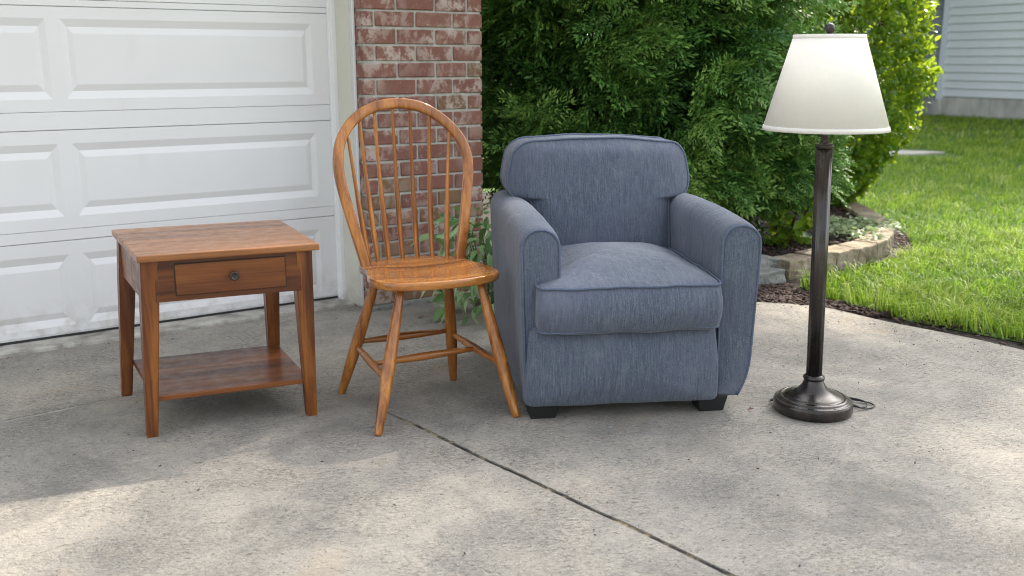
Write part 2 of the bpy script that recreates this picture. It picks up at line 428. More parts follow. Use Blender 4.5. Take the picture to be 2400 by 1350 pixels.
def frames(fwd, nrm):
    """orthonormal frames (n,3,3) columns fwd, side, normal"""
    f = fwd / (np.linalg.norm(fwd, axis=1, keepdims=True) + 1e-9)
    s = np.cross(nrm, f); s /= (np.linalg.norm(s, axis=1, keepdims=True) + 1e-9)
    u = np.cross(f, s); return np.stack([f, s, u], 2)
def scatter(tv, tq, pos, R, scale, tint, ttint=None):
    """instances of a template baked into arrays"""
    n, m = len(pos), len(tv)
    V = np.einsum('nij,mj->nmi', R, tv) * scale[:, None, None] + pos[:, None, :]
    Q = (tq[None] + (np.arange(n) * m)[:, None, None]).reshape(-1, tq.shape[1])
    T = np.repeat(tint, m) if ttint is None else (tint[:, None] + ttint[None]).ravel()
    return V.reshape(-1, 3), Q, np.clip(T, 0, 1)
def leaf_template(width=.5, fold=.18, curl=.25, kind='ovate'):
    st = {'ovate': [(0, .03), (.22, .8), (.5, 1.), (.78, .62), (1., .0)], 'lance': [(0, .03), (.2, .75), (.45, 1.), (.75, .55), (1., .0)]}[kind]
    V, Q = [], []
    for t, wv in st:
        z = -curl * t * t
        V += [(t, -wv * width / 2, z + fold * wv * width / 2), (t, 0, z), (t, wv * width / 2, z + fold * wv * width / 2)]
    for i in range(len(st) - 1):
        a = i * 3; Q += [(a, a + 3, a + 4, a + 1), (a + 1, a + 4, a + 5, a + 2)]
    return np.array(V, float), np.array(Q)

def to_world(px, py, z=0.):
    """ground point seen at a pixel of the 2400-wide photograph, used only to note positions"""
    th = math.atan(HORIZ / FPX); c, s = math.cos(th), math.sin(th)
    dx, dy, dz = (px - 1200) / FPX, c + (675 - py) / FPX * s, -s + (675 - py) / FPX * c
    t = (z - CAM_H) / dz; return (dx * t, dy * t)

# ================================================================== SETTING: ground
def sheet(name, poly, z, mat, kind='structure', depth=0.):
    bm = bmesh.new(); vs = [bm.verts.new((x, y, z)) for x, y in poly]; f = bm.faces.new(vs)
    if depth:
        r = bmesh.ops.extrude_face_region(bm, geom=[f])
        for g in r['geom']:
            if isinstance(g, bmesh.types.BMVert): g.co.z -= depth
    o = finish(name, bm, mat); o['kind'] = kind; return o
BIG = 300
sheet('ground', [(-BIG, -BIG), (BIG, -BIG), (BIG, BIG), (-BIG, BIG)], -.06, M['lawn'])
# edge of the driveway from beside the pier round to the right and towards the viewer
EDGE = [(-.16, 4.50), (.25, 4.66), (.75, 4.70), (1.210, 4.641), (1.428, 4.576), (1.500, 4.531), (1.591, 4.411), (1.705, 4.262), (1.896, 4.062), (2.081, 3.827), (2.47, 3.2), (2.75, 2.4), (2.95, 1.4), (3.05, 0.), (3.1, -8.)]
EDGE = [tuple(p) for p in catmull([(x, y, 0) for x, y in EDGE], 6)]
EDGE = [(p[0], p[1]) for p in EDGE]
J0, J1 = Vector((-.405, 3.092)), Vector((.507, 2.037))
jd = (J1 - J0).normalized(); jn = Vector((-jd.y, jd.x))            # jn points up and to the right
def joint_pt(t, side):
    q = J0 + jd * t
    wv = .0078 if t > .12 else max(.0002, .0078 * (t + .12) / .24)
    wv *= 1 + .35 * mnoise.noise(Vector((t * 9, side * 3, 2.))) + .5 * max(0, mnoise.noise(Vector((t * 31, side * 5, 2.))))
    q = q + jn * (side * wv + .006 * mnoise.noise(Vector((t * 3.1, 7, 1.)))); return (q.x, q.y)
JT = [-1.8] + list(np.arange(-1.7, -.13, .045)) + list(np.arange(-.13, 3.5, .012)) + list(np.arange(3.5, 9., .05)) + [9.2]
left = [joint_pt(t, -1) for t in JT]; right = [joint_pt(t, 1) for t in JT]
# left slab: joint line (back to front), then round the left, back along the house
a = sheet('driveway', right + [(EDGE[-1][0], EDGE[-1][1])] + EDGE[::-1][1:] + [(-.25, 4.85), (-.9, 5.0)], 0., M['concrete'], depth=.05)
# cross joint running parallel to the house and meeting the long joint
def cross_pt(t, side):
    q = Vector((-1.667, 3.013)) + Vector((.777, .629)) * t; wv = .010 if t < .30 else max(.0002, .010 * (1 - (t - .30) / .06))
    q = q + Vector((-.629, .777)) * side * wv * (1 + .4 * mnoise.noise(Vector((t * 11, side, 4.)))); return (q.x, q.y)
CT = [-6.] + list(np.arange(-1.5, .99, .05)) + [.995]
icut = min(range(len(JT)), key=lambda i: (Vector(left[i]) - Vector(cross_pt(.995, 0))).length)
sheet('driveway', left[icut:][::-1] + [cross_pt(t, -1) for t in CT][::-1] + [(-9., -1.6), (-9, -8.), (left[-1][0], -8.)], 0., M['concrete'], depth=.05)
sheet('driveway', left[:icut][::-1] + [(-2.6, 3.50), (-6., 1.20)] + [cross_pt(t, 1) for t in CT], 0., M['concrete'], depth=.05)
sheet('joint_bed', [cross_pt(t, -1.6) for t in CT if t < .4] + [cross_pt(t, 1.6) for t in CT if t < .4][::-1], -.002, M['lip'])
sheet('joint_bed', [joint_pt(t, -2.2) for t in JT if t > -.1] + [joint_pt(t, 2.2) for t in JT if t > -.1][::-1], -.0045, M['joint'])
# dark soil of the beds and the strip beside the drive
SOIL = [(-1.0, 4.3), (1.2, 4.3), (1.6, 4.1), (2.0, 3.6), (2.9, 1.), (3.0, -8), (3.45, -8), (3.4, 0), (3.1, 2.2), (2.6, 3.35), (2.25, 4.0), (1.95, 4.55), (1.62, 4.95), (1.60, 5.2), (2.4, 5.9), (2.72, 6.6), (2.85, 7.6), (2.3, 8.6), (.0, 9.), (-1.2, 8.)]
sheet('soil', SOIL, -.016, M['soil'])
LAWN = [(1.521, 5.013), (1.562, 4.729), (1.646, 4.573), (1.755, 4.395), (1.950, 4.186), (2.157, 3.976), (2.60, 3.28), (2.9, 2.4), (3.2, 0), (3.25, -8), (60, -8), (60, 60), (-30, 60), (-30, 12), (0, 9.5), (2.3, 8.6), (2.80, 7.6), (2.70, 6.6), (2.44, 5.85), (2.05, 5.45), (1.62, 5.12), (1.5, 5.02)]
sheet('lawn', LAWN, -.012, M['lawn'])
sheet('path', [(4.0, 13.2), (5.5, 12.55), (5.0, 12.25), (3.2, 12.0), (-2, 12.2), (-2, 13.4)], .012, M['path'], depth=.05)

# ================================================================== HOUSE with garage door and brick pier
REF = (-.846, 4.667, 0.)
house = empty('house', REF, math.radians(34), 'brick and white trimmed house with a closed white panelled garage door behind the furniture', 'house')
# local axes: x along the wall to the right, -y towards the drive
box('wall', -5.2, .03, -.05, .2, 2.2, 2.75, M['trim'], house)
box('side_wall', .06, .64, .02, 7., -.05, 2.75, M['mortar'], house)
def roof():
    V = [(-5.6, -.72, 2.50), (1.0, -.72, 2.50), (1.0, 3.6, 4.4), (-5.6, 3.6, 4.4), (1.0, 7.6, 2.6), (-5.6, 7.6, 2.6)]
    V2 = [(x, y, z + .14) for x, y, z in V]
    F = [(0, 1, 2, 3), (3, 2, 4, 5), (6, 9, 8, 7), (9, 11, 10, 8), (0, 6, 7, 1), (4, 10, 11, 5), (1, 7, 8, 2), (2, 8, 10, 4), (0, 3, 9, 6), (3, 5, 11, 9)]
    mk('roof', V + V2, F, M['roof'], house)
roof()
box('soffit', -5.6, 1.0, -.70, -.05, 2.45, 2.497, M['trim'], house)
door = box('garage_door', -4.56, -.001, .02, .05, .012, 2.2, M['door'], house)
ZS = [(.036, .4205), (.470, .8715), (.947, 1.3545), (1.384, 1.83)]
RAILS = [(.4235, .4675), (.8745, .9445), (1.3575, 1.3815), (1.833, 1.86)]
COLS = [(-1.143 + 0 - 1.1125 * k, -.084 - 1.1125 * k) for k in range(4)]
PZ = [(.064, .364), (.521, .818), (.995, 1.309), (1.45, 1.76)]
def panel_me(w_, h_):
    rg = [(0, 0, .0), (.024, .030, .0100), (.026, .032, .0100), (.044, .056, .0025), (.047, .059, .002)]
    V, F = [], []
    for ix, iz, y in rg: V += [(ix, y, iz), (w_ - ix, y, iz), (w_ - ix, y, h_ - iz), (ix, y, h_ - iz)]
    for i in range(len(rg) - 1):
        for k in range(4): F.append((i * 4 + k, i * 4 + (k + 1) % 4, i * 4 + 4 + (k + 1) % 4, i * 4 + 4 + k))
    F.append(tuple(len(rg) * 4 - 4 + k for k in range(4))); return V, F
pmesh = {}
for (z0, z1), (p0, p1) in zip(ZS, PZ):
    bm = bmesh.new(); e = .0
    def q(x0, x1, za, zb):
        bm_box(bm, x0, x1, 0, .02, za, zb)
    q(-4.56, -.001, z0, p0); q(-4.56, -.001, p1, z1)
    edges = [-4.56] + [v for c in reversed(COLS) for v in c] + [-.001]
    for k in range(0, len(edges), 2): q(edges[k], edges[k + 1], p0, p1)
    finish('section', bm, M['door'], door)
    for c0, c1 in COLS:
        key = round(p1 - p0, 4)
        if key not in pmesh:
            V, F = panel_me(c1 - c0, p1 - p0); o = mk('raised_panel', V, F, M['door'], door); pmesh[key] = o.data
            o.location = (c0, 0, p0)
        else: link('raised_panel', pmesh[key], None, door, (c0, 0, p0))
for z0, z1 in RAILS: box('section_rail', -4.56, -.001, .0012, .02, z0 - .0009, z1 + .0009, M['door'], door, .002, 1)
box('bottom_strip', -4.56, -.001, -.006, .02, .0285, .0355, M['casing'], door)
box('bottom_seal', -4.56, -.001, -.004, .018, .012, .028, M['seal'], house)
box('door_stop', -.004, .040, -.045, .02, .004, 2.2, M['trim'], house, .004)
box('door_stop', -.0075, .012, -.020, .0, .006, 2.2, M['trim'], house, .003)
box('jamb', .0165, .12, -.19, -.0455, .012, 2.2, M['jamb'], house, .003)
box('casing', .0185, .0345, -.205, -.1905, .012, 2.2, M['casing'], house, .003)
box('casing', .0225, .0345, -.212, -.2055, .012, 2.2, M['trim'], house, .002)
# rough lip of the garage floor
def lip():
    xs = np.linspace(-4.6, .075, 150); V, F = [], []
    for i, x in enumerate(xs):
        nz = mnoise.noise(Vector((x * 6, 0, 3))) * .012 + mnoise.noise(Vector((x * 23, 5, 3))) * .006
        h = .017 + mnoise.noise(Vector((x * 9, 8, 1))) * .002
        V += [(x, .03, h), (x, -.115 - nz * .4, h), (x, -.126 - nz, h - .006), (x, -.129 - nz, -.01)]
    for i in range(len(xs) - 1):
        for k in range(3): F.append((i * 4 + k, i * 4 + 4 + k, i * 4 + 5 + k, i * 4 + 1 + k))
    mk('threshold', V, F, M['lip'], house)
lip()
# brick pier: each brick an object
NP = .28; PX0, PX1 = .035, .66
pier = box('brick_pier', PX0 + .007, PX1 - .007, -NP + .007, .018, -.04, 2.449, M['mortar'], house)
COURSE, BH = .0745, .0635
bcache = {}
def brick_me(L, D, var):
    key = (round(L, 3), round(D, 3), var)
    if key in bcache: return bcache[key]
    bm = bmesh.new(); bm_box(bm, 0, L, 0, D, 0, BH, .0035, 1)
    rr = random.Random(hash(key) & 0xffff)
    for v in bm.verts: v.co += Vector((rr.uniform(-1, 1) * .0012, rr.uniform(-1, 1) * .001, rr.uniform(-1, 1) * .0013))
    me = bpy.data.meshes.new('brick'); bmesh.ops.recalc_face_normals(bm, faces=bm.faces); bm.to_mesh(me); bm.free()
    me.materials.append(M['brick']); bcache[key] = me; return me
ROWA = [PX0, .098, .303, .499, PX1]; ROWB = [PX0, .207, .406, .577, PX1]
nrow = int(2.40 / COURSE)
rb = random.Random(5)
for r in range(nrow):
    z = .028 + r * COURSE; brk = ROWA if r % 2 else ROWB
    for k in range(len(brk) - 1):
        x0 = brk[k] + (0 if k == 0 else .0052); x1 = brk[k + 1] - (0 if k == len(brk) - 2 else .0052)
        D = .085 if 0 < k < len(brk) - 2 else (.075 if r % 2 else .18)
        o = link('brick', brick_me(x1 - x0, D, rb.randrange(3)), None, pier, (x0, -NP + rb.uniform(-.0015, .0015), z + rb.uniform(-.001, .001)))
    # bricks that close the right hand return
    ys = [(.086, .273)] if r % 2 else [(.191, .273)]
    for y0, y1 in ys: link('brick', brick_me(.09, y1 - y0, 0), None, pier, (PX1 - .09 + .0005, -NP + y0, z))
# grey stone course that the pier stands on
box('footing', PX0 - .012, PX1 + .01, -NP - .012, -.0, -.05, .022, M['greyblock'], pier, .006)

# ================================================================== NEIGHBOUR'S HOUSE
nb = empty('neighbour_house', (9.08, 21.18, 0), math.atan2(-.895, .445), "neighbour's blue grey sided house with pale corner trim beyond the lawn", 'house')
# local x runs along the near wall, +y points into that house
LW = 14.
box('wall', 0.06, LW, .05, 6., .3, 6.2, M['siding'], nb)
for k in range(6):
    box('foundation_wall', k * 1.2 + .003, k * 1.2 + 1.197, .03, .25, -.2, .385, M['foundation'], nb, .006, 1)
box('foundation_wall', 7.203, LW, .03, .25, -.2, .385, M['foundation'], nb)
sid = None
for k in range(22):
    z = .40 + k * .164
    if sid is None:
        V = [(.02, .0, 0), (LW, .0, 0), (LW, -.004, .012), (.02, -.004, .012), (.02, .035, .164), (LW, .035, .164), (.02, .05, 0), (LW, .05, 0)]
        F = [(0, 1, 2, 3), (3, 2, 5, 4), (0, 6, 7, 1)]
        o = mk('siding_board', V, F, M['siding'], nb, loc=(0, 0, z)); sid = o.data
    else: link('siding_board', sid, None, nb, (0, 0, z))
box('corner_trim', -.099, .035, -.03, .12, .33, 6.2, M['corner'], nb, .005)
box('wing_wall', -.40, -.14, -7., .3, -.2, 5., M['siding_shade'], nb)
sid2 = None
for k in range(22):
    z = .40 + k * .164
    if sid2 is None:
        V = [(-.105, -7, 0), (-.105, .0, 0), (-.101, .0, .012), (-.101, -7, .012), (-.136, -7, .164), (-.136, .0, .164), (-.14, -7, 0), (-.14, 0, 0)]
        o = mk('siding_board', V, [(0, 1, 2, 3), (3, 2, 5, 4), (0, 6, 7, 1)], M['siding_shade'], nb, loc=(0, 0, z)); sid2 = o.data
    else: link('siding_board', sid2, None, nb, (0, 0, z))
V = [(-.6, -.6, 6.15), (LW, -.6, 6.15), (LW, 3., 8.2), (-.6, 3., 8.2), (LW, 6.6, 6.15), (-.6, 6.6, 6.15)]
V2 = [(x, y, z + .15) for x, y, z in V]
mk('roof', V + V2, [(0, 1, 2, 3), (3, 2, 4, 5), (6, 9, 8, 7), (9, 11, 10, 8), (0, 6, 7, 1), (4, 10, 11, 5), (1, 7, 8, 2), (2, 8, 10, 4), (0, 3, 9, 6), (3, 5, 11, 9), (0, 5, 4, 1)], M['roof'], nb)

# ================================================================== SIDE TABLE
tc_ = Vector((-.980, 3.175, 0))
side_table = empty('side_table', tc_, math.radians(22.6), 'brown wooden side table with one drawer and a lower shelf', 'side table')
# slightly out of square, as old furniture is
txf = lambda c: Vector((c.x * (1 + .09 * c.y) - .0875 * c.y, c.y, c.z))
W2, D2, TH = .277, .268, .586
box('table_top', -W2, W2, -D2, D2, TH - .021, TH, M['table_top'], side_table, .0045, 3, txf)
def tleg(sx, sy):
    xo, yo = (-.266 if sx < 0 else .257), (-.250 if sy < 0 else .246)
    fx, fy = {(-1, -1): -.284, (1, -1): .258, (-1, 1): -.296, (1, 1): .240}[sx, sy], (-.216 if sy < 0 else .262)
    zt, zb, zs = TH - .0215, 0., .42
    bm = bmesh.new(); rings = []
    for z, ox, oy, wd in ((zb, fx, fy, .031), (zb + .006, fx, fy, .034), (.42, xo + (fx - xo) * .3, yo + (fy - yo) * .3, .052), (zt, xo, yo, .052)):
        rings.append([bm.verts.new((ox - sx * a * wd, oy - sy * b_ * wd, z)) for a, b_ in ((0, 0), (1, 0), (1, 1), (0, 1))])
    for i in range(3):
        for k in range(4): bm.faces.new((rings[i][k], rings[i][(k + 1) % 4], rings[i + 1][(k + 1) % 4], rings[i + 1][k]))
    bm.faces.new(rings[0]); bm.faces.new(rings[-1])
    es = [e for e in bm.edges if abs(e.verts[0].co.z - e.verts[1].co.z) > .02]
    bmesh.ops.bevel(bm, geom=es, offset=.003, segments=2, affect='EDGES')
    finish('leg', bm, M['table_z'], side_table, xf=txf)
for sx in (-1, 1):
    for sy in (-1, 1): tleg(sx, sy)
LI = .2055; LO = .252
ZA0, ZA1 = TH - .150, TH - .0215
box('apron', -LI - .022, LI + .012, -.246, -.228, ZA0, ZA1, M['table_x'], side_table, .001, 1, txf)
box('apron', -LI - .022, LI + .012, .222, .240, ZA0, ZA1, M['table_x'], side_table, .001, 1, txf)
for s in (-1, 1):
    box('apron', (-.262 if s < 0 else .235), (-.244 if s < 0 else .253), -.1975, .1935, ZA0, ZA1, M['table_y'], side_table, .001, 1, txf)
DX = .168
bm = bmesh.new(); bm_box(bm, -DX, DX, -.2530, -.2465, ZA0 + .018, ZA1 - .014, .004, 3)
drawer = finish('drawer_front', bm, M['table_x'], side_table, xf=txf)
bm = bmesh.new(); bm_box(bm, -DX - .0022, DX + .0022, -.2470, -.2463, ZA0 + .0158, ZA1 - .0118)
finish('drawer_gap', bm, M['foot'], side_table, xf=txf)
V, F = lathe([(.007, 0), (.006, .008), (.0065, .012), (.0135, .015), (.0150, .019), (.0142, .023), (.0105, .0255), (.010, .0245), (.002, .0262)], 24)
kz = (ZA0 + ZA1) / 2 + .005
kv = [txf(Vector((x + .004, -.2528 - z, y + kz))) for x, y, z in V]
mk('knob', kv, F, M['bronze'], drawer, True)
box('shelf', -.252, .240, -.207, .235, .112, .128, M['table_x'], side_table, .003, 2, txf)

# ================================================================== WINDSOR CHAIR
chair = empty('windsor_chair', (-.307, 3.179, 0), math.radians(22.5), 'honey coloured wooden spindle back chair with hooped bow between table and armchair', 'chair')
SZ = .462
so = [(-.155, .185), (-.150, .115), (-.166, .045), (-.171, -.02), (-.150, -.09), (-.105, -.128), (-.02, -.147), (.07, -.150), (.165, -.135), (.235, -.100), (.262, -.05), (.258, .03), (.238, .10), (.226, .165), (.205, .215), (.15, .262), (.085, .287), (.02, .288), (-.05, .277), (-.115, .250), (-.148, .222)]
so = [Vector((p[0], p[1])) for p in catmull([(x, y, 0) for x, y in so], 5, True)]
def seat():
    n = len(so); cen = Vector((.05, .07)); V, F = [], []
    levels = [(1 - k / 9 * .98, SZ - (.010 * (1 - ((1 - k / 9) / .8) ** 2) if (1 - k / 9) < .8 else 0)) for k in range(9, 0, -1)]
    def dish(q, s):
        x, y = cen.x + (q.x - cen.x) * s, cen.y + (q.y - cen.y) * s
        u, v_ = (x - .048) / .175, (y - .05) / .15; r2 = u * u + v_ * v_
        d = .013 * max(0, 1 - r2) ** .8 if r2 < 1 else 0
        return (x, y, SZ - d)
    sc_ = [.02, .15, .28, .4, .5, .6, .68, .76, .84, .9, .95, .975]
    for s in sc_:
        for q in so: V.append(dish(q, s))
    for s, z in ((.992, SZ - .001), (1., SZ - .005), (1.002, SZ - .012), (.998, SZ - .022), (.985, SZ - .027), (.5, SZ - .028)):
        for q in so: V.append((cen.x + (q.x - cen.x) * s, cen.y + (q.y - cen.y) * s, z))
    m = len(V) // n
    for i in range(m - 1):
        for k in range(n): F.append((i * n + k, i * n + (k + 1) % n, (i + 1) * n + (k + 1) % n, (i + 1) * n + k))
    F.append(tuple(range(n))); F.append(tuple((m - 1) * n + k for k in range(n)))
    mk('seat', V, F, M['chair_seat'], chair, True)
seat()
T12 = math.radians(12); BY = .185
def bp(x, u, dy=0.): return Vector((x, BY + u * math.sin(T12) + dy * math.cos(T12), SZ - .002 + u * math.cos(T12) - dy * math.sin(T12)))
bow_xy = [(-.133, -.012), (-.138, .022), (-.172, .17), (-.197, .298), (-.1965, .385), (-.174, .451), (-.124, .509), (-.054, .544), (.026, .5545), (.106, .541), (.179, .499), (.236, .439), (.264, .373), (.2655, .306), (.252, .221), (.231, .107), (.212, .022), (.209, -.012)]
path = [bp(x, u) for x, u, _ in catmull([(x, u, 0) for x, u in bow_xy], 8)]
bs = [(Vector((x, y))) for x, y in ((-1, -.72), (1, -.72), (1, .72), (-1, .72))]
bs = [(p.x, p.y) for p in rline([tuple(p) for p in bs], .45, 4)]
V, F = tube(path, .0178, sect=bs, up=(0, math.cos(T12), -math.sin(T12)))
mk('bow', V, F, M['chair_z'], chair, True)
sb = [(-.104, .246), (-.072, .252), (-.030, .262), (.022, .268), (.076, .266), (.128, .256), (.176, .232)]
st_ = [(-.158, .441), (-.113, .497), (-.060, .524), (.005, .537), (.068, .537), (.138, .514), (.207, .455)]
for (x0, y0), (x1, u1) in zip(sb, st_):
    a_, b_ = Vector((x0, y0, SZ - .012)), bp(x1, u1)
    mid = (a_ + b_) / 2 + Vector((0, .012, 0))
    pts = catmull([a_, a_.lerp(mid, .5) + Vector((0, .004, 0)), mid, mid.lerp(b_, .5) + Vector((0, .003, 0)), b_], 6)
    m = len(pts); rad = [.0080 + .0024 * math.sin(PI * min(1, (i / m) * 1.7)) - .0028 * (i / m) ** 1.2 for i in range(m)]
    V, F = tube(pts, rad, 10); mk('spindle', V, F, M['chair_z'], chair, True)
def turned(a_, b_, prof, mat, name):
    pts = [a_.lerp(b_, t) for t, r in prof]; V, F = tube(pts, [r for t, r in prof], 16)
    return mk(name, V, F, mat, chair, True)
LT = {'fl': ((-.085, -.075), (-.213, -.217)), 'fr': ((.185, -.072), (.252, -.232)), 'rl': ((-.100, .150), (-.228, .224)), 'rr': ((.150, .150), (.187, .214))}
lp = [(0, .0125), (.08, .0142), (.25, .0175), (.42, .0203), (.55, .0212), (.68, .0205), (.82, .0175), (.93, .0145), (.99, .0128), (1., .0115)]
legs = {}
for k, ((x0, y0), (x1, y1)) in LT.items():
    a_, b_ = Vector((x0, y0, SZ - .022)), Vector((x1, y1, 0.)); legs[k] = (a_, b_)
    turned(a_, b_, lp, M['chair_z'], 'leg')
def at_leg(k, z):
    a_, b_ = legs[k]; return b_.lerp(a_, z / a_.z)
sp_ = [(0, .008), (.12, .0095), (.35, .0128), (.5, .0138), (.65, .0128), (.88, .0095), (1., .008)]
L0, L1_ = at_leg('rl', .178), at_leg('fl', .160); R0, R1_ = at_leg('rr', .188), at_leg('fr', .165)
turned(L0, L1_, sp_, M['chair_y'], 'stretcher'); turned(R0, R1_, sp_, M['chair_y'], 'stretcher')
turned(at_leg('rl', .192), at_leg('rr', .200), sp_, M['chair_x'], 'stretcher')
turned(L0.lerp(L1_, .55), R0.lerp(R1_, .50), sp_, M['chair_x'], 'stretcher')

# ================================================================== ARMCHAIR
arm = empty('armchair', (.42, 3.09, 0), math.radians(8), 'slate blue upholstered armchair with piped seams and black block feet', 'armchair')
def wrinkle(V, amp, fr, seed):
    out = []
    for x, y, z in V:
        d = mnoise.noise(Vector((x * fr, y * fr, z * fr * .6 + seed))) * amp
        out.append((x + d * .3, y + d, z + d * .6))
    return out
def arm_profile(xa, xb, ztop, zb, bulge=.006, taper=0.):
    """arch: up the outer side, over, down the inner side"""
    r = (xb - xa) / 2; pts = []
    for k in range(8): pts.append((xa + taper * (1 - k / 8), zb + (ztop - r - zb) * k / 8))
    for k in range(17):
        a_ = PI - PI * k / 16; e = .95
        cx, sy_ = math.cos(a_), math.sin(a_)
        pts.append(((xa + xb) / 2 + r * math.copysign(abs(cx) ** e, cx), ztop - r + r * abs(sy_) ** e))
    for k in range(24): pts.append((xb, (ztop - r) + (zb - (ztop - r)) * (k + 1) / 24))
    return pts
def make_arm(side):
    xa, xb = (-.398, -.268) if side < 0 else (.262, .398)
    zb = .052; V, F = [], []; ys = [0, .004, .012, .03, .08, .16, .25, .34, .43, .52, .62, .72, .80]
    N = None
    for y in ys:
        t = y / .8
        zt = .638 + .018 * t ** .8 + .010 * math.sin(PI * min(1, t * 1.25)) - .006 * math.exp(-y / .02)
        shr = .004 if y == 0 else (.0015 if y < .01 else 0)
        sq = .018 * t
        a_, b_ = (xa + (0.0 if side < 0 else 0), xb) if side < 0 else (xa, xb)
        if side < 0: pr = arm_profile(a_ + shr - .004 * math.sin(PI * t), b_ - shr, zt - shr, zb, taper=.018)
        else:
            pr = arm_profile(a_ + shr, b_ - shr - sq, zt - shr, zb)
            pr = [(x - (.020 * (1 - (z - zb) / .5) + .034 * max(0, 1 - (z - zb) / .15) ** 2.4 if x > .33 and z < zb + .5 else 0), z) for x, z in pr]
        N = len(pr)
        for x, z in pr: V.append((x, y, z))
    for i in range(len(ys) - 1):
        for k in range(N - 1): F.append((i * N + k, i * N + k + 1, (i + 1) * N + k + 1, (i + 1) * N + k))
        F.append((i * N + N - 1, i * N, (i + 1) * N, (i + 1) * N + N - 1))
    # softly padded front panel
    base = len(V); fr = V[:N]; cx = sum(p[0] for p in fr) / N
    for i, s in enumerate((.85, .6, .3)):
        for k in range(N):
            x, y, z = fr[k]; V.append((cx + (x - cx) * s, -.010 * (1 - s ** 2), .345 + (z - .345) * (1 - (1 - s) * .28)))
    prev = 0
    for i in range(3):
        cur = base + i * N
        for k in range(N): F.append((prev + k, prev + (k + 1) % N, cur + (k + 1) % N, cur + k))
        prev = cur
    F.append(tuple(prev + k for k in range(N))); F.append(tuple((len(ys) - 1) * N + k for k in range(N)))
    a = mk('arm', wrinkle(V, .004, 9, side * 3), F, M['fabric'], arm, True)
    pipe = [(x, -.001, z) for x, y, z in fr]
    VV, FF = tube(pipe, .0042, 8); mk('piping', wrinkle(VV, .004, 9, side * 3), FF, M['piping'], a, True)
make_arm(-1); make_arm(1)
# body under the cushion and the padded front rail
box('base', -.30, .285, .012, .80, .056, .30, M['fabric'], arm, .01)
ro = rline([(-.386, .052), (.261, .048), (.260, .14), (.240, .318), (-.366, .318), (-.380, .18)], [.03, .02, .05, .03, .03, .08])
V, F = padded(ro, -.036, .010, .022, 0., .018)
V = [(x, w_ - .012 * math.sin(PI * min(1, max(0, (y - .05) / .27))) , y) for x, y, w_ in V]
rail = mk('front_rail', wrinkle(V, .004, 8, 5), F, M['fabric_front'], arm, True)
# T-shaped seat cushion, seen from above
co = rline([(-.352, -.085), (.240, -.085), (.252, .0), (.252, .58), (-.250, .58), (-.255, .035), (-.350, .020)], [.035, .035, .04, .03, .03, .02, .03])
V, F = padded(co, .312, .456, .010, .054, .020, 140, 10, (-.02, .26), 2.1)
def cush(V):
    out = []
    for x, y, z in V:
        if z > .40: z += .014 * max(0, 1 - ((x + .01) / .26) ** 2) * max(0, 1 - abs(y - .22) / .4)
        if y < .02:
            y -= .022 * math.sin(PI * min(1, max(0, (z - .312) / .144))); z -= .010 * math.cos(x / .30 * 1.4) * (z < .36)
        out.append((x, y, z))
    return wrinkle(wrinkle(out, .008, 6, 9), .0035, 19, 4)
seatc = mk('seat_cushion', cush(V), F, M['fabric_front'], arm, True)
O = resample(co, 140)
for zz, ins in ((.4555, .004), (.3165, .002)):
    P = [(p.x * (1 - ins), p.y, zz) for p in O]; VV, FF = tube(P, .0042, 8, True)
    mk('piping', cush(VV) if zz > .4 else wrinkle(wrinkle(VV, .008, 6, 9), .0035, 19, 4), FF, M['piping'], seatc, True)
# back: T outline seen from the front, leaning
bo = [(-.262, .36), (.256, .36), (.262, .642), (.335, .645), (.352, .70), (.338, .802), (.306, .846), (.0, .868), (-.285, .852), (-.335, .812), (-.358, .70), (-.340, .648), (-.268, .643)]
bo = rline(bo, [.02, .02, .02, .04, .05, .05, .06, .3, .06,   .05, .05, .04, .02], 6)
V, F = padded(bo, 0., .185, .034, .0, .018, 150, 10, (0, .66), 2.2, front=lambda x, z: .036 * max(0, 1 - abs(x / .40) ** 3.) * max(0, 1 - abs((z - .62) / .30) ** 4))
def lean(V):
    out = []
    for x, z, w_ in V:
        t = (z - .36)
        y = .50 + t * .26 + w_ - .055 * (abs(x) / .36) ** 2 * (1 if w_ < .09 else 0) * 0
        out.append((x, y + .035 * (x / .35) ** 2, z))
    return out
back = mk('back', wrinkle(wrinkle(lean(V), .006, 6, 2), .003, 17, 7), F, M['fabric_front'], arm, True)
O = resample(bo, 150); VV, FF = tube([(p.x * .995, p.y, .004) for p in O], .0042, 8, True, up=None)
mk('piping', wrinkle(lean(VV), .006, 6, 2), FF, M['piping'], back, True)
V, F = tube([(p.x * .995, p.y, .181) for p in O], .0050, 8, True); mk('piping', wrinkle(lean(V), .006, 6, 2), F, M['piping'], back, True)
box('back_body', -.33, .33, .63, .84, .056, .66, M['fabric'], arm, .02)
for fx, fy in ((-.322, -.005), (.250, -.012), (-.322, .68), (.250, .68)):
    bm = bmesh.new(); bm_box(bm, fx - .048, fx + .055, fy, fy + .09, 0., .0545, .002, 1)
    for v in bm.verts:
        if v.co.z < .02: v.co.x += (.008 if v.co.x < fx else -.012); v.co.y += (.006 if v.co.y < fy + .04 else -.006)
    finish('foot', bm, M['foot'], arm)

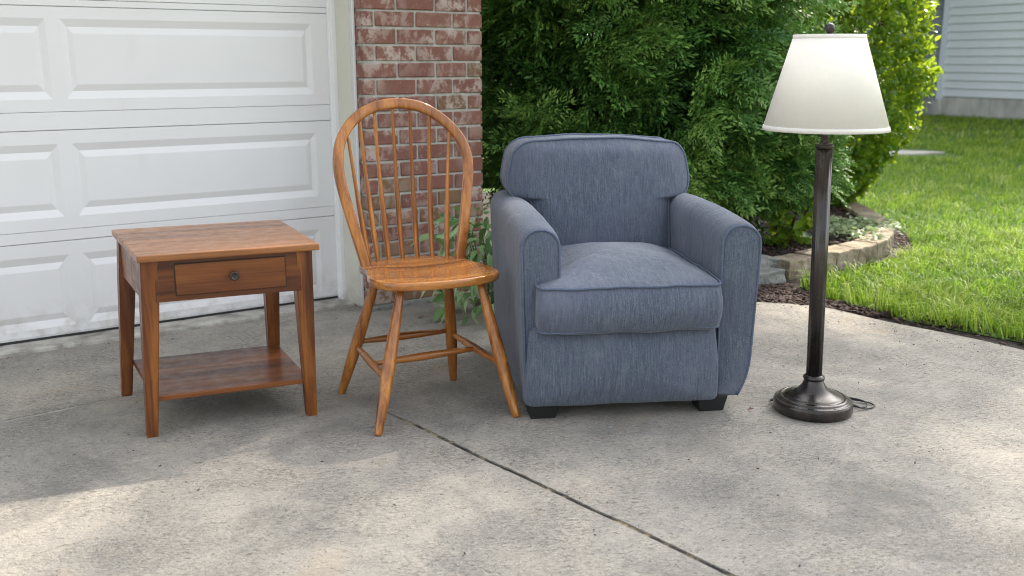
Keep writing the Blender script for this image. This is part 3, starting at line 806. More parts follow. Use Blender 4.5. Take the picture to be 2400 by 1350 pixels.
# ================================================================== FLOOR LAMP
lamp = empty('floor_lamp', (1.013, 3.130, 0), 0, 'dark bronze floor lamp with a white tapered shade standing by the armchair', 'lamp')
lean_l = lambda V: [(x - .026 * z, y, z) for x, y, z in V]
V, F = lathe([(.118, 0), (.127, .003), (.129, .010), (.129, .034), (.126, .041), (.121, .043), (.119, .041), (.115, .047), (.110, .051), (.102, .052), (.1005, .0495), (.097, .054), (.083, .059), (.064, .067), (.048, .078), (.038, .091), (.032, .105), (.030, .112)], 72)
mk('base', lean_l(V), F, M['bronze'], lamp, True)
V, F = lathe([(.028, .108), (.034, .110), (.036, .115), (.034, .121), (.028, .124), (.026, .126)], 48); mk('collar', lean_l(V), F, M['bronze'], lamp, True)
# reeded pole
V, F = [], []; S = 72
for z in (.12, .88):
    for k in range(S):
        a_ = 2 * PI * k / S; r = .0252 + .0013 * abs(math.cos(a_ * 5)) ; V.append((r * math.cos(a_), r * math.sin(a_), z))
for k in range(S): F.append((k, (k + 1) % S, S + (k + 1) % S, S + k))
F += [tuple(range(S)), tuple(S + k for k in range(S))]
mk('pole', lean_l(V), F, M['bronze'], lamp, True)
V, F = lathe([(.026, .876), (.0285, .879), (.0295, .884), (.0285, .889), (.024, .892), (.013, .894), (.0125, .935), (.016, .938), (.016, .985), (.012, .99)], 40); mk('neck', lean_l(V), F, M['bronze'], lamp, True)
V, F = lathe([(.01, .99), (.014, 1.0), (.028, 1.03), (.030, 1.05), (.022, 1.075), (.004, 1.085)], 20); mk('bulb', lean_l(V), F, M['bulb'], lamp, True)
def cone(r0, z0, r1, z1, th_, seg=72):
    V, F = [], []
    for r, z in ((r0, z0), (r1, z1), (r1 - th_, z1), (r0 - th_, z0)):
        for k in range(seg): a_ = 2 * PI * k / seg; V.append((r * math.cos(a_), r * math.sin(a_), z))
    for i in range(4):
        for k in range(seg): j = (i + 1) % 4; F.append((i * seg + k, i * seg + (k + 1) % seg, j * seg + (k + 1) % seg, j * seg + k))
    return V, F
V, F = cone(.1935, .936, .1070, 1.224, .0015); shd = mk('lamp_shade', lean_l(V), F, M['shade'], lamp, True)
for r0, z0, r1, z1 in ((.1950, .934, .1912, .9485), (.1107, 1.2105, .1082, 1.2255)):
    V, F = cone(r0, z0, r1, z1, .0045); mk('shade_trim', lean_l(V), F, M['shade'], shd, True)
for s in (0, 2 * PI / 3, 4 * PI / 3):
    V, F = tube([(.004 * math.cos(s), .004 * math.sin(s), 1.218), (.107 * math.cos(s), .107 * math.sin(s), 1.222)], .0018, 6); mk('spider_arm', lean_l(V), F, M['bronze'], lamp)
hp = [(.012, 0, .985), (.045, 0, 1.03), (.055, 0, 1.10), (.035, 0, 1.19), (0, 0, 1.217), (-.035, 0, 1.19), (-.055, 0, 1.10), (-.045, 0, 1.03), (-.012, 0, .985)]
V, F = tube(catmull(hp, 6), .0018, 6); mk('harp', lean_l(V), F, M['bronze'], lamp, True)
V, F = lathe([(.004, 1.216), (.006, 1.226), (.0085, 1.229), (.0145, 1.236), (.0165, 1.244), (.0145, 1.253), (.008, 1.259), (.001, 1.261)], 28); mk('finial', lean_l(V), F, M['bronze'], lamp, True)
cp = [(.1305, -.005, .020), (.150, -.008, .014), (.175, -.004, .006), (.205, .012, .004), (.220, .035, .005), (.200, .065, .006), (.150, .092, .006), (.110, .105, .010), (.140, .098, .012), (.185, .072, .010), (.196, .045, .009), (.188, .018, .008), (.172, -.001, .010), (.150, .020, .005), (.10, .125, .004), (-.02, .150, .004), (-.105, .105, .004), (-.118, .082, .005), (-.105, .070, .012)]
V, F = tube(catmull(cp, 8), .0026, 8); cord = mk('power_cord', V, F, M['cord'], lamp, True)
V, F = tube([(.1300, -.004, .020), (.1345, -.0055, .0185), (.136, -.006, .018), (.1385, -.0065, .0175), (.140, -.007, .0172), (.1425, -.0075, .0165), (.144, -.0075, .016), (.151, -.008, .014)], [.006, .006, .0048, .006, .0048, .006, .0045, .004], 10)
mk('strain_relief', V, F, M['cord'], cord, True)

# ================================================================== VEGETATION
def spray_template(seed):
    r = random.Random(seed); V, Q, T = [], [], []
    def lobe(px, py, ang, L, wd, z, tt):
        i = len(V); ca, sa = math.cos(ang), math.sin(ang)
        dz = r.uniform(-.02, .02)
        V.extend([(px, py, z), (px + ca * L * .5 - sa * wd, py + sa * L * .5 + ca * wd, z + dz + .006), (px + ca * L, py + sa * L, z - .02), (px + ca * L * .5 + sa * wd, py + sa * L * .5 - ca * wd, z - dz)])
        Q.append((i, i + 1, i + 2, i + 3)); T.extend([tt - .08, tt, tt + .14, tt])
    nb_ = 10
    for k in range(nb_):
        t = .06 + .9 * k / nb_; sgn = 1 if k % 2 else -1
        L = .46 * (1 - .66 * t) * r.uniform(.8, 1.2); ang = sgn * math.radians(r.uniform(36, 56)); z0 = -.22 * t * t
        m = max(2, int(L / .078))
        for j in range(m):
            u = (j + .3) / m * L; px, py = t + math.cos(ang) * u, math.sin(ang) * u; z = z0 - .18 * u + r.uniform(-.02, .02)
            for s2 in (-1, 1):
                lobe(px, py, ang + s2 * math.radians(r.uniform(25, 45)), .125 * r.uniform(.75, 1.2), .018, z, .1 + .12 * u / .44)
        lobe(t + math.cos(ang) * L, math.sin(ang) * L, ang, .15, .020, z0 - .18 * L, .28)
    for k in range(5): lobe(k / 5, 0, r.uniform(-.15, .15), .24, .014, -.22 * (k / 5) ** 2, -.05)
    for a_ in (-.5, 0, .5): lobe(.95, 0, a_, .16, .021, -.22, .32)
    return np.array(V, float), np.array(Q), np.array(T)
SPR = [spray_template(s) for s in (1, 2, 3, 4)]
CAMP = np.array([0, 0, CAM_H])

def conifer(name, cx, cy, rx, ry, z0, z1, nbranch, label, group=None, seed=3, size=(.17, .30), front=300, tintbase=.46):
    rg = np.random.default_rng(seed)
    root = empty(name, (cx, cy, -.02), 0, label, 'shrub', group)
    tr = [(0, 0, 0), (.02, .01, z1 * .3), (-.02, .02, z1 * .65), (0, 0, z1 * .97)]
    V, F = tube(catmull(tr, 4), [.075 - .0055 * i for i in range(13)], 8); mk('trunk', V, F, M['bark'], root, True)
    def rad(z):      # outline of the crown by height fraction
        t = np.clip((z - z0) / (z1 - z0), 0, 1); return np.clip(np.minimum(1., .62 + t * 2.6), 0, 1) * np.where(t < .45, 1., np.clip(1 - ((t - .45) / .55) ** 1.7, .04, 1))
    allp, allf, alln, alls, allt = [], [], [], [], []
    # branches: visible side dense, far side thin
    zz = z0 + (z1 - z0) * rg.random(nbranch) ** 1.35; th_ = rg.uniform(-PI, PI, nbranch)
    keep = (np.cos(th_ + PI / 2) > -.25) | (rg.random(nbranch) < .35); zz, th_ = zz[keep], th_[keep]
    for z, t in zip(zz, th_):
        R_ = float(rad(z)) * rg.uniform(.74, 1.07) * (1 + .14 * mnoise.noise(Vector((math.cos(t) * 2.2, math.sin(t) * 2.2, z * 2.1 + seed))))
        out = np.array([math.cos(t), math.sin(t), 0]); tip = np.array([out[0] * rx * R_, out[1] * ry * R_, z])
        bd = out * .8 + np.array([0, 0, rg.uniform(-.15, .75)]) + rg.normal(0, .3, 3); bd /= np.linalg.norm(bd)
        L = rg.uniform(.22, .42); k = rg.integers(11, 19); u = rg.random(k) ** .8
        p = tip + bd * ((u - .72) * L)[:, None] + rg.normal(0, .028, (k, 3))
        f = bd * .9 + rg.normal(0, .55, (k, 3)) + np.array([0, 0, -.30]) + out * .35
        nn = np.array([0, 0, .7]) + out * .55 + rg.normal(0, .45, (k, 3))
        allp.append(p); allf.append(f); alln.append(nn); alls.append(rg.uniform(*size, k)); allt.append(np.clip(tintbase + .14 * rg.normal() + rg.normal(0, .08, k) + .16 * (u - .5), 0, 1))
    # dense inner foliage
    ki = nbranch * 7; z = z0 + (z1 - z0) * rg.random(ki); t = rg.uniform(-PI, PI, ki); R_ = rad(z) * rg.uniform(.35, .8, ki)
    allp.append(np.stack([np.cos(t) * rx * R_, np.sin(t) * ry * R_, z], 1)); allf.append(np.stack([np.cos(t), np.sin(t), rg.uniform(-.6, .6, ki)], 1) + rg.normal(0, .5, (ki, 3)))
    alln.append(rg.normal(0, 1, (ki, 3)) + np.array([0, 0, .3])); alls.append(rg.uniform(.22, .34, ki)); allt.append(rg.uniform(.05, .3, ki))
    P = np.concatenate(allp); Fw = np.concatenate(allf); Nn = np.concatenate(alln); S_ = np.concatenate(alls); T_ = np.concatenate(allt)
    R = frames(Fw, Nn); which = rg.integers(0, 4, len(P))
    # the sprays that show largest become parts of their own
    wp = P + np.array([cx, cy, -.02]); d = np.linalg.norm(wp - CAMP, axis=1)
    front_score = d + 0.6 * (wp[:, 2] > 1.75) * 5 + 5 * (wp[:, 2] < .15)
    order = np.argsort(front_score); single = order[:front]; rest = order[front:]
    Vs, Qs, Ts, off = [], [], [], 0
    for k in range(4):
        idx = rest[which[rest] == k]; tv, tq, tt = SPR[k]
        v, q_, t_ = scatter(tv, tq, P[idx], R[idx], S_[idx], T_[idx], tt); Vs.append(v); Qs.append(q_ + off); Ts.append(t_); off += len(v)
    me = np_mesh('foliage', np.concatenate(Vs), np.concatenate(Qs), np.concatenate(Ts)); me.materials.append(M['cedar'])
    o = link('foliage', me, None, root); o['kind'] = 'stuff'
    if front:
        base = {}
        for i in single:
            key = (int(which[i]), int(np.clip(T_[i] * 6, 0, 5)))
            if key not in base:
                tv, tq, tt = SPR[key[0]]; mm = np_mesh('spray', tv, tq, np.clip(key[1] / 6 + .08 + tt, 0, 1)); mm.materials.append(M['cedar']); base[key] = mm
            o = link('spray', base[key], None, root); mtx = Matrix([list(R[i][r_]) for r_ in range(3)]).to_4x4()
            o.matrix_local = Matrix.Translation(Vector(P[i])) @ mtx @ Matrix.Scale(float(S_[i]), 4)
    return root
conifer('arborvitae', .66, 5.95, .90, .90, .40, 3.7, 560, 'tall dark green arborvitae with drooping sprays filling the bed behind the armchair', seed=4)
conifer('arborvitae', 1.40, 5.98, .42, .42, .42, 1.20, 170, 'low lighter green conifer bush at the right foot of the arborvitae', seed=9, size=(.12, .19), front=150, tintbase=.52)

def broadleaf(name, cx, cy, prof, sx, sy, nleaf, lsize, mat, label, cat='shrub', seed=1, front=300, tmpl=None, clump=True, stems=9, up=.35):
    """prof: list of (z, radius)"""
    rg = np.random.default_rng(seed); root = empty(name, (cx, cy, -.02), 0, label, cat)
    zs = np.array([p[0] for p in prof]); rs = np.array([p[1] for p in prof])
    ntw = nleaf // 9; z = rg.uniform(zs[0], zs[-1], ntw); t = rg.uniform(-PI, PI, ntw)
    ra = np.interp(z, zs, rs) * (.45 + .57 * rg.random(ntw) ** .45)
    bumpy = np.array([1 + .14 * mnoise.noise(Vector((math.cos(a_) * 2.6, math.sin(a_) * 2.6, q * 3.2 + seed))) for a_, q in zip(t, z)]); ra *= bumpy
    tw = np.stack([np.cos(t) * ra * sx, np.sin(t) * ra * sy, z], 1)
    od = np.stack([np.cos(t), np.sin(t), rg.uniform(-.1, 1.2, ntw)], 1) + rg.normal(0, .35, (ntw, 3)); od /= np.linalg.norm(od, axis=1, keepdims=True)
    k = 9; u = rg.random((ntw, k)); P = (tw[:, None] + od[:, None] * ((u - .6) * .12)[..., None] + rg.normal(0, .012, (ntw, k, 3))).reshape(-1, 3)
    f = (od[:, None] * .45 + rg.normal(0, .62, (ntw, k, 3)) + np.array([0, 0, .0])).reshape(-1, 3)
    nn = (np.array([0, 0, 1.]) * up + od[:, None] * .5 + rg.normal(0, .45, (ntw, k, 3))).reshape(-1, 3)
    S_ = rg.uniform(lsize[0], lsize[1], len(P)); T_ = np.clip(.42 + np.repeat(rg.normal(0, .13, ntw), k) + rg.normal(0, .1, len(P)) + .22 * (u.ravel() - .5), 0, 1)
    R = frames(f, nn); tv, tq = tmpl if tmpl else leaf_template(.52, .25, .22)
    wp = P + np.array([cx, cy, 0]); d = np.linalg.norm(wp - CAMP, axis=1) + 4 * (wp[:, 2] > 1.5); order = np.argsort(d)
    single, rest = order[:front], order[front:]
    v, q_, t_ = scatter(tv, tq, P[rest], R[rest], S_[rest], T_[rest]); me = np_mesh('leaves', v, q_, t_); me.materials.append(M[mat])
    o = link('foliage', me, None, root); o['kind'] = 'stuff'
    base = {}
    for i in single:
        key = int(np.clip(T_[i] * 6, 0, 5))
        if key not in base: mm = np_mesh('leaf', tv, tq, np.full(len(tv), key / 6 + .08)); mm.materials.append(M[mat]); base[key] = mm
        o = link('leaf', base[key], None, root); o.matrix_local = Matrix.Translation(Vector(P[i])) @ Matrix([list(R[i][r_]) for r_ in range(3)]).to_4x4() @ Matrix.Scale(float(S_[i]), 4)
    for s in range(stems):
        a_ = rg.uniform(-PI, PI); zt = rg.uniform(.45, .92) * zs[-1]; rt = np.interp(zt, zs, rs) * .7
        pts = catmull([(math.cos(a_) * .04, math.sin(a_) * .04, 0), (math.cos(a_) * rt * .4 * sx, math.sin(a_) * rt * .4 * sy, zt * .45), (math.cos(a_ + .3) * rt * sx, math.sin(a_ + .3) * rt * sy, zt)], 4)
        V, F = tube(pts, [.014 - .0012 * i for i in range(len(pts))], 6); mk('stem', V, F, M['bark'], root, True)
    return root
broadleaf('viburnum', 2.42, 7.5, [(.10, .16), (.21, .22), (.46, .40), (.65, .54), (1.1, .63), (1.55, .56), (1.9, .45), (2.25, .15)], 1.06, .95, 26000, (.036, .066), 'bushleaf', 'rounded broadleaf shrub with glossy yellow green leaves behind the floor lamp', seed=2)
broadleaf('leafy_shrub', -.75, 8.3, [(.1, .4), (.6, .8), (1.4, .95), (2.4, .6)], 1., .8, 2600, (.05, .09), 'bushleaf', 'bright distant shrub glimpsed between the brick pier and the arborvitae', seed=6, front=0, stems=5)
broadleaf('seedling', 1.66, 5.88, [(.05, .08), (.18, .17), (.34, .20), (.46, .10)], 1., 1., 240, (.06, .11), 'bushleaf', 'small upright broad leaved plant in shade left of the lamp pole', 'plant', seed=12, front=120, stems=4)

# plant at the foot of the pier: large leaves, each a part
def pier_plant():
    root = empty('leafy_plant', (-.10, 4.34, 0), 0, 'leafy green plant with long pale drooping leaves at the foot of the brick pier', 'plant')
    rg = np.random.default_rng(21); tl = leaf_template(.42, .3, .35); tl2 = leaf_template(.30, .3, .6, 'lance'); base = {}
    for i in range(295):
        zc = .04 + .44 * rg.random() ** 1.2; t = rg.uniform(-PI, PI); rr = (.05 + .19 * rg.random() ** .6) * (1 if zc < .42 else .75)
        p = np.array([math.cos(t) * rr * 1.05, math.sin(t) * rr * .75 - .0, zc]); droop = rg.uniform(-.9, .5)
        f = np.array([[math.cos(t) * .9, math.sin(t) * .9 - .25, droop]]) + rg.normal(0, .3, (1, 3)); nn = np.array([[math.cos(t) * .4, math.sin(t) * .4 - .5, .8]]) + rg.normal(0, .3, (1, 3))
        R = frames(f, nn)[0]; kind = int(rg.random() < .6); key = (kind, int(rg.integers(0, 6)))
        if key not in base:
            tv, tq = (tl, tl2)[kind]; mm = np_mesh('leaf', tv, tq, np.full(len(tv), key[1] / 6 + .08)); mm.materials.append(M['plantleaf']); base[key] = mm
        o = link('leaf', base[key], None, root); o.matrix_local = Matrix.Translation(Vector(p)) @ Matrix([list(R[r_]) for r_ in range(3)]).to_4x4() @ Matrix.Scale(float(rg.uniform(.045, .09) * (1.3 if kind else 1)), 4)
    for i in range(9):
        a_ = rg.uniform(-PI, PI); pts = catmull([(0, 0, -.02), (math.cos(a_) * .05, math.sin(a_) * .04, .2), (math.cos(a_) * .13, math.sin(a_) * .1, rg.uniform(.3, .5))], 4)
        V, F = tube(pts, .004, 6); mk('stem', V, F, M['plantleaf'], root, True)
    for i in range(3):   # narrow blades standing up
        a_ = rg.uniform(-.6, .6); pts = [(.16 + .02 * i, .02, .3), (.155 + .025 * i, .02, .5), (.15 + .03 * i + .03 * a_, .02, .66)]
        V, F = tube(catmull(pts, 4), [.006, .007, .008, .008, .008, .007, .005, .003, .001], 4); mk('blade', V, F, M['plantleaf'], root)
    mm = np_mesh('yellow_leaf', *tl, np.full(len(tl[0]), .5)); mm.materials.append(M['yellow'])
    for i in range(7):
        p = np.array([.175 + rg.uniform(-.03, .03), -.02 + rg.uniform(-.04, .04), rg.uniform(.27, .38)]); R = frames(rg.normal(0, 1, (1, 3)), np.array([[0, -1., .5]]))[0]
        o = link('leaf', mm, None, root); o['label'] = 'yellowed leaf'; o.matrix_local = Matrix.Translation(Vector(p)) @ Matrix([list(R[r_]) for r_ in range(3)]).to_4x4() @ Matrix.Scale(.05, 4)
pier_plant()

# stone edging, each block a part
edging = empty('stone_edging', (2.0, 5.65, 0), 0, 'curved row of tan split concrete blocks edging the planting bed', 'edging')
CP = catmull([(x, y, 0) for x, y in ((1.50, 5.20), (1.80, 5.43), (2.10, 5.66), (2.33, 5.95), (2.48, 6.32), (2.57, 6.72), (2.62, 7.12), (2.65, 7.6))], 10)
def block(p, q, dep, h, mat, parent, seed, z0=-.03):
    """tapered block between two points of the line, set back to the left of travel"""
    rr = random.Random(seed); d = (q - p); L = d.length; d.normalize(); nrm = Vector((-d.y, d.x, 0))
    bm = bmesh.new(); bm_box(bm, 0, L, 0, dep, z0, h, .008, 2)
    bmesh.ops.subdivide_edges(bm, edges=[e for e in bm.edges if e.calc_length() > .05], cuts=3, use_grid_fill=True)
    for v in bm.verts:
        c = v.co; k = mnoise.noise(Vector((c.x * 16 + seed * 3, c.y * 16, c.z * 16))) * .016
        if c.y < .02: c.y += k - .004
        c.z += k * .35 if c.z > h - .02 else 0
        c.x = L / 2 + (c.x - L / 2) * (1 - .14 * c.y / dep)
    dz = rr.uniform(-.004, .004)
    for v in bm.verts:
        c = v.co; pt = p + d * c.x + nrm * c.y; v.co = Vector((pt.x, pt.y, c.z + dz))
    o = finish('block', bm, mat, None); return o
s = 0.; i = 0; acc = [0.]
for a_, b_ in zip(CP, CP[1:]): acc.append(acc[-1] + (b_ - a_).length)
def on(sv):
    j = max(0, min(len(acc) - 2, int(np.searchsorted(acc, sv)) - 1)); t = (sv - acc[j]) / (acc[j + 1] - acc[j]); return CP[j].lerp(CP[j + 1], t)
while s + .21 < acc[-1]:
    L = .205 if i % 3 else .225
    o = block(on(s + .003), on(s + L - .003), .15, .090, M['block'], edging, i + 1); o.parent = edging; o.matrix_parent_inverse = Matrix.Translation((-2.0, -5.65, 0)); s += L; i += 1
for (p, q), h, mt, lb in ((((1.20, 5.00), (1.475, 5.16)), .055, 'greyblock', 'low grey block'), (((1.18, 5.12), (1.46, 5.275)), .10, 'greyblock', 'grey block behind the lower one')):
    o = block(Vector((*p, 0)), Vector((*q, 0)), .13, h, M[mt], edging, int(h * 1000)); o.parent = edging; o.matrix_parent_inverse = Matrix.Translation((-2.0, -5.65, 0)); o['label'] = lb

bed_poly = [(.95, 5.12), (1.18, 5.15), (1.46, 5.30)] + [(p.x - .05, p.y + .06) for p in CP[3:-2]] + [(2.3, 8.2), (.2, 8.4), (.0, 6.0)]
sheet('planting_bed', bed_poly, .054, M['soil'], depth=.09)
# mulch chips (nobody could count them)
def chips(name, polys, n, zbase, mat, size=(.012, .045), seed=1, light=.0):
    rg = np.random.default_rng(seed); X, Y = [], []
    for poly, m in zip(polys, n):
        xs = [p[0] for p in poly]; ys = [p[1] for p in poly]; x = rg.uniform(min(xs), max(xs), m * 3); y = rg.uniform(min(ys), max(ys), m * 3)
        k = inside(poly, x, y); X.append(x[k][:m]); Y.append(y[k][:m])
    X = np.concatenate(X); Y = np.concatenate(Y); N = len(X)
    tv = np.array([(-.5, -.22, 0), (.5, -.16, .02), (.42, .22, 0), (-.44, .2, .03), (-.46, -.18, .14), (.46, -.12, .16), (.38, .18, .13), (-.4, .16, .15)]); tq = np.array([(4, 5, 6, 7), (0, 1, 5, 4), (1, 2, 6, 5), (2, 3, 7, 6), (3, 0, 4, 7)])
    a_ = rg.uniform(0, 2 * PI, N); f = np.stack([np.cos(a_), np.sin(a_), rg.normal(0, .28, N)], 1); nn = np.array([0, 0, 1.]) + rg.normal(0, .35, (N, 3))
    P = np.stack([X, Y, np.full(N, zbase) + rg.random(N) * .012], 1)
    v, q_, t_ = scatter(tv, tq, P, frames(f, nn), rg.uniform(*size, N), np.clip(rg.beta(1.6, 2.6, N) + light, 0, 1))
    me = np_mesh(name, v, q_, t_); me.materials.append(mat); o = link(name, me, None); o['kind'] = 'stuff'; o['label'] = 'brown bark mulch chips spread over the planting bed' if zbase > 0 else 'loose bark chips on the soil strip beside the drive'; return o
BED = [(.1, 4.75), (1.15, 5.15), (1.5, 5.3), (2.0, 5.72), (2.35, 6.1), (2.5, 6.6), (2.55, 7.3), (1.6, 6.9), (.6, 6.4), (-.2, 6.0)]
STRIP = [(.7, 4.72), (1.25, 4.64), (1.5, 4.53), (1.72, 4.36), (1.80, 4.42), (1.55, 4.75), (1.45, 5.05), (1.2, 5.0), (.8, 5.1)]
EDGEB = [(1.72, 4.36), (2.08, 3.86), (2.45, 3.25), (2.6, 3.3), (2.2, 4.0), (1.9, 4.5)]
OUTB = [(2.38, 5.86), (2.50, 5.96), (2.60, 6.25), (2.68, 6.6), (2.59, 6.6), (2.50, 6.22)]
chips('mulch', [bed_poly], [6500], .056, M['chip'], seed=5)
chips('mulch', [STRIP, EDGEB, OUTB, BED[:2] + [(.9, 5.1), (.3, 5.6)]], [1500, 170, 160, 300], -.012, M['chip'], seed=6)

DRIVE = [(-3., 1.2), (-3., 2.6), (-1.9, 3.6), (-.7, 4.4), (.7, 4.65), (1.5, 4.45), (2.1, 3.75), (2.5, 3.), (2.6, 1.2)]
JSTRIP = [joint_pt(.2, -6), joint_pt(1., -6), joint_pt(2.4, -6), joint_pt(2.4, 6), joint_pt(1., 6), joint_pt(.2, 6)]
RIM = [(p[0] - .16, p[1] - .12) for p in EDGE[6:60]] + [p for p in EDGE[6:60]][::-1]
g = chips('grit', [DRIVE, JSTRIP, RIM, [(-2.3, 3.5), (-.75, 4.53), (-.68, 4.44), (-2.25, 3.38)]], [420, 130, 260, 120], -.0005, M['chip'], (.003, .010), 14, .12)
g['label'] = 'scattered grit and tiny leaf scraps on the concrete drive'

# variegated ground cover
def groundcover():
    rg = np.random.default_rng(8); tv, tq = leaf_template(.62, .2, .15); P, F_, N_, T_ = [], [], [], []
    for i in range(27):
        u = rg.random(); c = np.array([2.0 + .5 * rg.random(), 5.85 + .75 * rg.random(), .056])
        if c[0] - 2.0 > (c[1] - 5.60) * .62: continue
        k = 34; a_ = rg.uniform(-PI, PI, k); rr = .10 * np.sqrt(rg.random(k))
        P.append(c + np.stack([np.cos(a_) * rr, np.sin(a_) * rr, .015 + .045 * rg.random(k)], 1)); F_.append(np.stack([np.cos(a_), np.sin(a_), rg.normal(.1, .3, k)], 1)); N_.append(np.array([0, 0, 1.]) + rg.normal(0, .35, (k, 3))); T_.append(rg.beta(2.4, 1.3, k))
    P = np.concatenate(P); v, q_, t_ = scatter(tv, tq, P, frames(np.concatenate(F_), np.concatenate(N_)), rg.uniform(.028, .05, len(P)), np.concatenate(T_))
    me = np_mesh('ground_cover', v, q_, t_); me.materials.append(M['pale']); o = link('ground_cover', me, None); o['kind'] = 'stuff'; o['label'] = 'low pale variegated ground cover inside the stone edging'
groundcover()

# grass
def grass():
    rg = np.random.default_rng(31)
    def zone(x0, x1, y0, y1, n, h, wd, tb):
        x = rg.uniform(x0, x1, n); y = rg.uniform(y0, y1, n)
        vis = (np.abs(x) < (y * .974 + .3) * .56 + 1.5); k = inside(LAWN, x, y) & vis & ~((x > 3.0) & (x < 5.55) & (y > 11.95) & (y < 13.3)); return x[k], y[k], np.full(k.sum(), h), np.full(k.sum(), wd), np.full(k.sum(), tb)
    Z = [zone(1.4, 3.6, 3.2, 6.5, 36000, .066, .0055, 0), zone(1.5, 6.2, 2.2, 8.5, 74000, .058, .0062, 0), zone(1.5, 9.5, 8., 14., 66000, .055, .008, 0), zone(1., 13, 13., 22., 40000, .06, .013, 0)]
    x, y, h, wd, tb = (np.concatenate(q) for q in zip(*Z)); N = len(x)
    pn = np.array([mnoise.noise(Vector((a_ * 1.3, b_ * 1.3, 0))) + .9 * mnoise.noise(Vector((a_ * 5, b_ * 5, 5))) + .5 * mnoise.noise(Vector((a_ * 14, b_ * 14, 5))) for a_, b_ in zip(x, y)])
    h = h * np.clip(1 + .45 * pn + rg.normal(0, .36, N), .3, 2.4); a_ = np.array([mnoise.noise(Vector((p_ * 5, q_ * 5, 9))) * 7 for p_, q_ in zip(x, y)]) + rg.normal(0, 1.1, N); ln = rg.uniform(.25, 1.15, N)
    # long floppy blades lean out over the bare strip
    edge = np.clip(1 - np.minimum.reduce([np.hypot(x - ex, y - ey) for ex, ey in [(1.52, 5.01), (1.54, 4.87), (1.56, 4.73), (1.60, 4.65), (1.65, 4.57), (1.70, 4.48), (1.76, 4.39), (1.85, 4.29), (1.95, 4.19), (2.05, 4.08), (2.16, 3.98), (2.37, 3.64), (2.48, 3.46), (2.60, 3.28)]]) / .17, 0, 1)
    h *= 1 + edge * np.where(rg.random(N) < .3, 1.1, .15); dx, dy = np.cos(a_), np.sin(a_); dx = dx * (1 - edge * .6) - .85 * edge; dy = dy * (1 - edge * .6) - .75 * edge
    sx, sy = -np.sin(a_), np.cos(a_); lx, ly = dx * h * ln, dy * h * ln; B = np.stack([x, y, np.full(N, -.014)], 1)
    s_ = np.stack([sx, sy, np.zeros(N)], 1) * (wd / 2)[:, None]; m_ = B + np.stack([lx * .35, ly * .35, h * .6], 1); t_ = B + np.stack([lx, ly, h * (1 - .35 * ln)], 1)
    V = np.stack([B - s_, B + s_, m_ + s_ * .8, m_ - s_ * .8, t_ + s_ * .12, t_ - s_ * .12], 1).reshape(-1, 3)
    Q = (np.array([(0, 1, 2, 3), (3, 2, 4, 5)])[None] + (np.arange(N) * 6)[:, None, None]).reshape(-1, 4)
    tint = np.clip(.46 + .36 * pn + rg.normal(0, .26, N), 0, .97); tint[rg.random(N) < .04 + .07 * edge] = 1.
    me = np_mesh('grass', V, Q, np.repeat(tint, 6)); me.materials.append(M['grass']); o = link('grass', me, None); o['kind'] = 'stuff'; o['label'] = 'sunlit green lawn grass to the right of the drive'
grass()

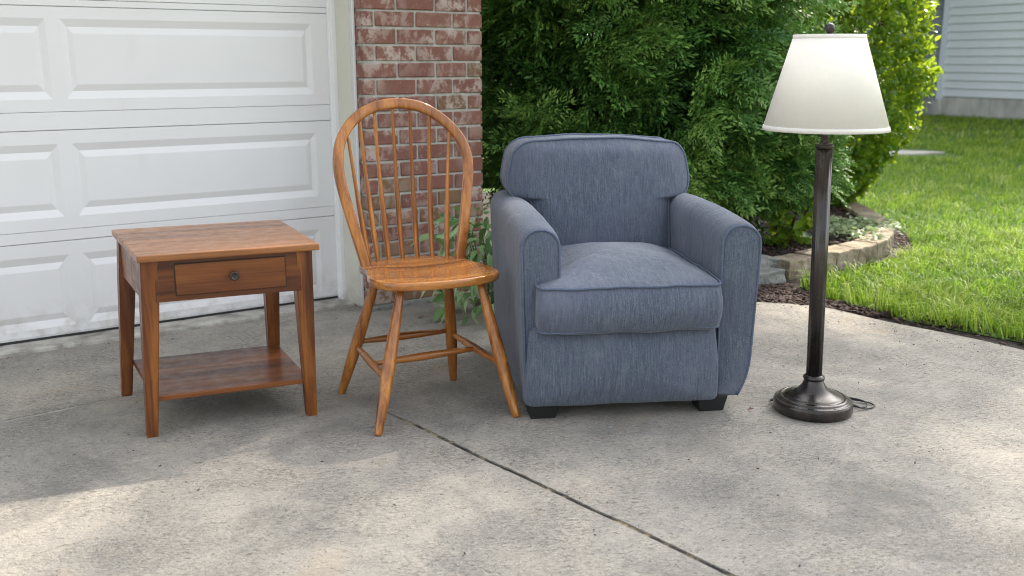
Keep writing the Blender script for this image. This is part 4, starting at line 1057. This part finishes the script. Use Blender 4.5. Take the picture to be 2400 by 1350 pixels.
# trees that stand outside the picture and shade the lawn and the drive
def shade_tree(name, base, crown, r, nleaf, label, seed, lsize=(.10, .18), flat=.8):
    rg = np.random.default_rng(seed); root = empty(name, (*base, -.03), 0, label, 'tree'); c = np.array(crown) - np.array([*base, 0])
    pts = catmull([(0, 0, 0), (c[0] * .15, c[1] * .15, c[2] * .45), (c[0] * .7, c[1] * .7, c[2] * .8), tuple(c)], 5); V, F = tube(pts, [.11 - .0055 * i for i in range(len(pts))], 8); tk = mk('trunk', V, F, M['bark'], root, True)
    bl = rg.normal(0, 1, (26, 3)); bl /= np.linalg.norm(bl, axis=1, keepdims=True); bl = c + bl * (r * rg.random((26, 1)) ** .4) * np.array([1, 1, flat])
    for q in bl[:12]: V, F = tube([tuple(c * .85), tuple((c * .85 + q) / 2 + np.array([0, 0, .15])), tuple(q)], [.05, .035, .012], 6); mk('limb', V, F, M['bark'], root, True)
    k = nleaf // 26; P = (bl[:, None] + rg.normal(0, r * .2, (26, k, 3))).reshape(-1, 3)
    tv, tq = leaf_template(.6, .2, .2); v, q_, t_ = scatter(tv, tq, P, frames(rg.normal(0, 1, (len(P), 3)), rg.normal(0, .6, (len(P), 3)) + np.array([0, 0, 1])), rg.uniform(*lsize, len(P)), rg.random(len(P)))
    me = np_mesh('crown', v, q_, t_); me.materials.append(M['treeleaf']); o = link('crown', me, None, root); o['kind'] = 'stuff'
shade_tree('maple_tree', (9.6, 16.0), (9.4, 16.5, 6.3), 3.3, 14000, 'leafy tree standing on the lawn outside the view to the right', 3, (.14, .24))
shade_tree('added_canopy_tree', (7.5, 11.2), (6.9, 10.9, 10.6), 2.4, 2300, 'unseen tall slender tree added so its thin high crown softens the sun', 5, (.16, .26), .45)  # unseen tree added to thin the sunlight on the drive and lamp

def sky_blocking_trees():  # unseen maple copies added behind the camera to darken upright faces
    src = next(o for o in bpy.data.objects if o.name == 'maple_tree')
    for i, (x, y, sc_) in enumerate(((-15, -15, .75), (-9, -17, .9), (-3, -15.5, .8), (3.5, -17, .95), (10, -15, .8), (16, -17, .9))):
        r = src.copy(); COL.objects.link(r); r.name = 'sky_blocking_tree'; r.location = (x, y, -.03); r.scale = (sc_,) * 3; r.rotation_euler = (0, 0, i * 1.3)
        r['label'] = 'leafy tree added behind the viewer to hold back low sky light, ' + ('farthest left', 'second from left', 'third from left', 'third from right', 'second from right', 'farthest right')[i]; r['group'] = 'trees added behind the viewer to block low sky'
        for ch in src.children:
            c = ch.copy(); COL.objects.link(c); c.parent = r
sky_blocking_trees()

# a few dry leaves on the concrete
lm = leaf_template(.55, .5, -.35); mm = np_mesh('dry_leaf', *lm, np.full(len(lm[0]), .86)); mm.materials.append(M['chip'])
for i, (x, y, s_, lb) in enumerate(((.790, 3.12, .022, 'tan dry leaf scrap on the concrete beside the armchair front foot'), (.905, 3.10, .020, 'small brown leaf scrap left of the lamp base'), (.925, 3.06, .018, 'smallest curled leaf scrap just in front of the lamp base'), (-.545, 4.245, .03, 'dark curled leaf on the concrete at the foot of the brick pier'), (-.43, 4.33, .034, 'dark dry leaf on the concrete in front of the pier centre'))):
    o = link('dry_leaf', mm if i < 3 else mm, None); o.location = (x, y, .004); o.rotation_euler = (.15, .1, i * 1.7); o.scale = (s_, s_, s_); tag(o, lb, 'leaf', 'dry leaves on the concrete')
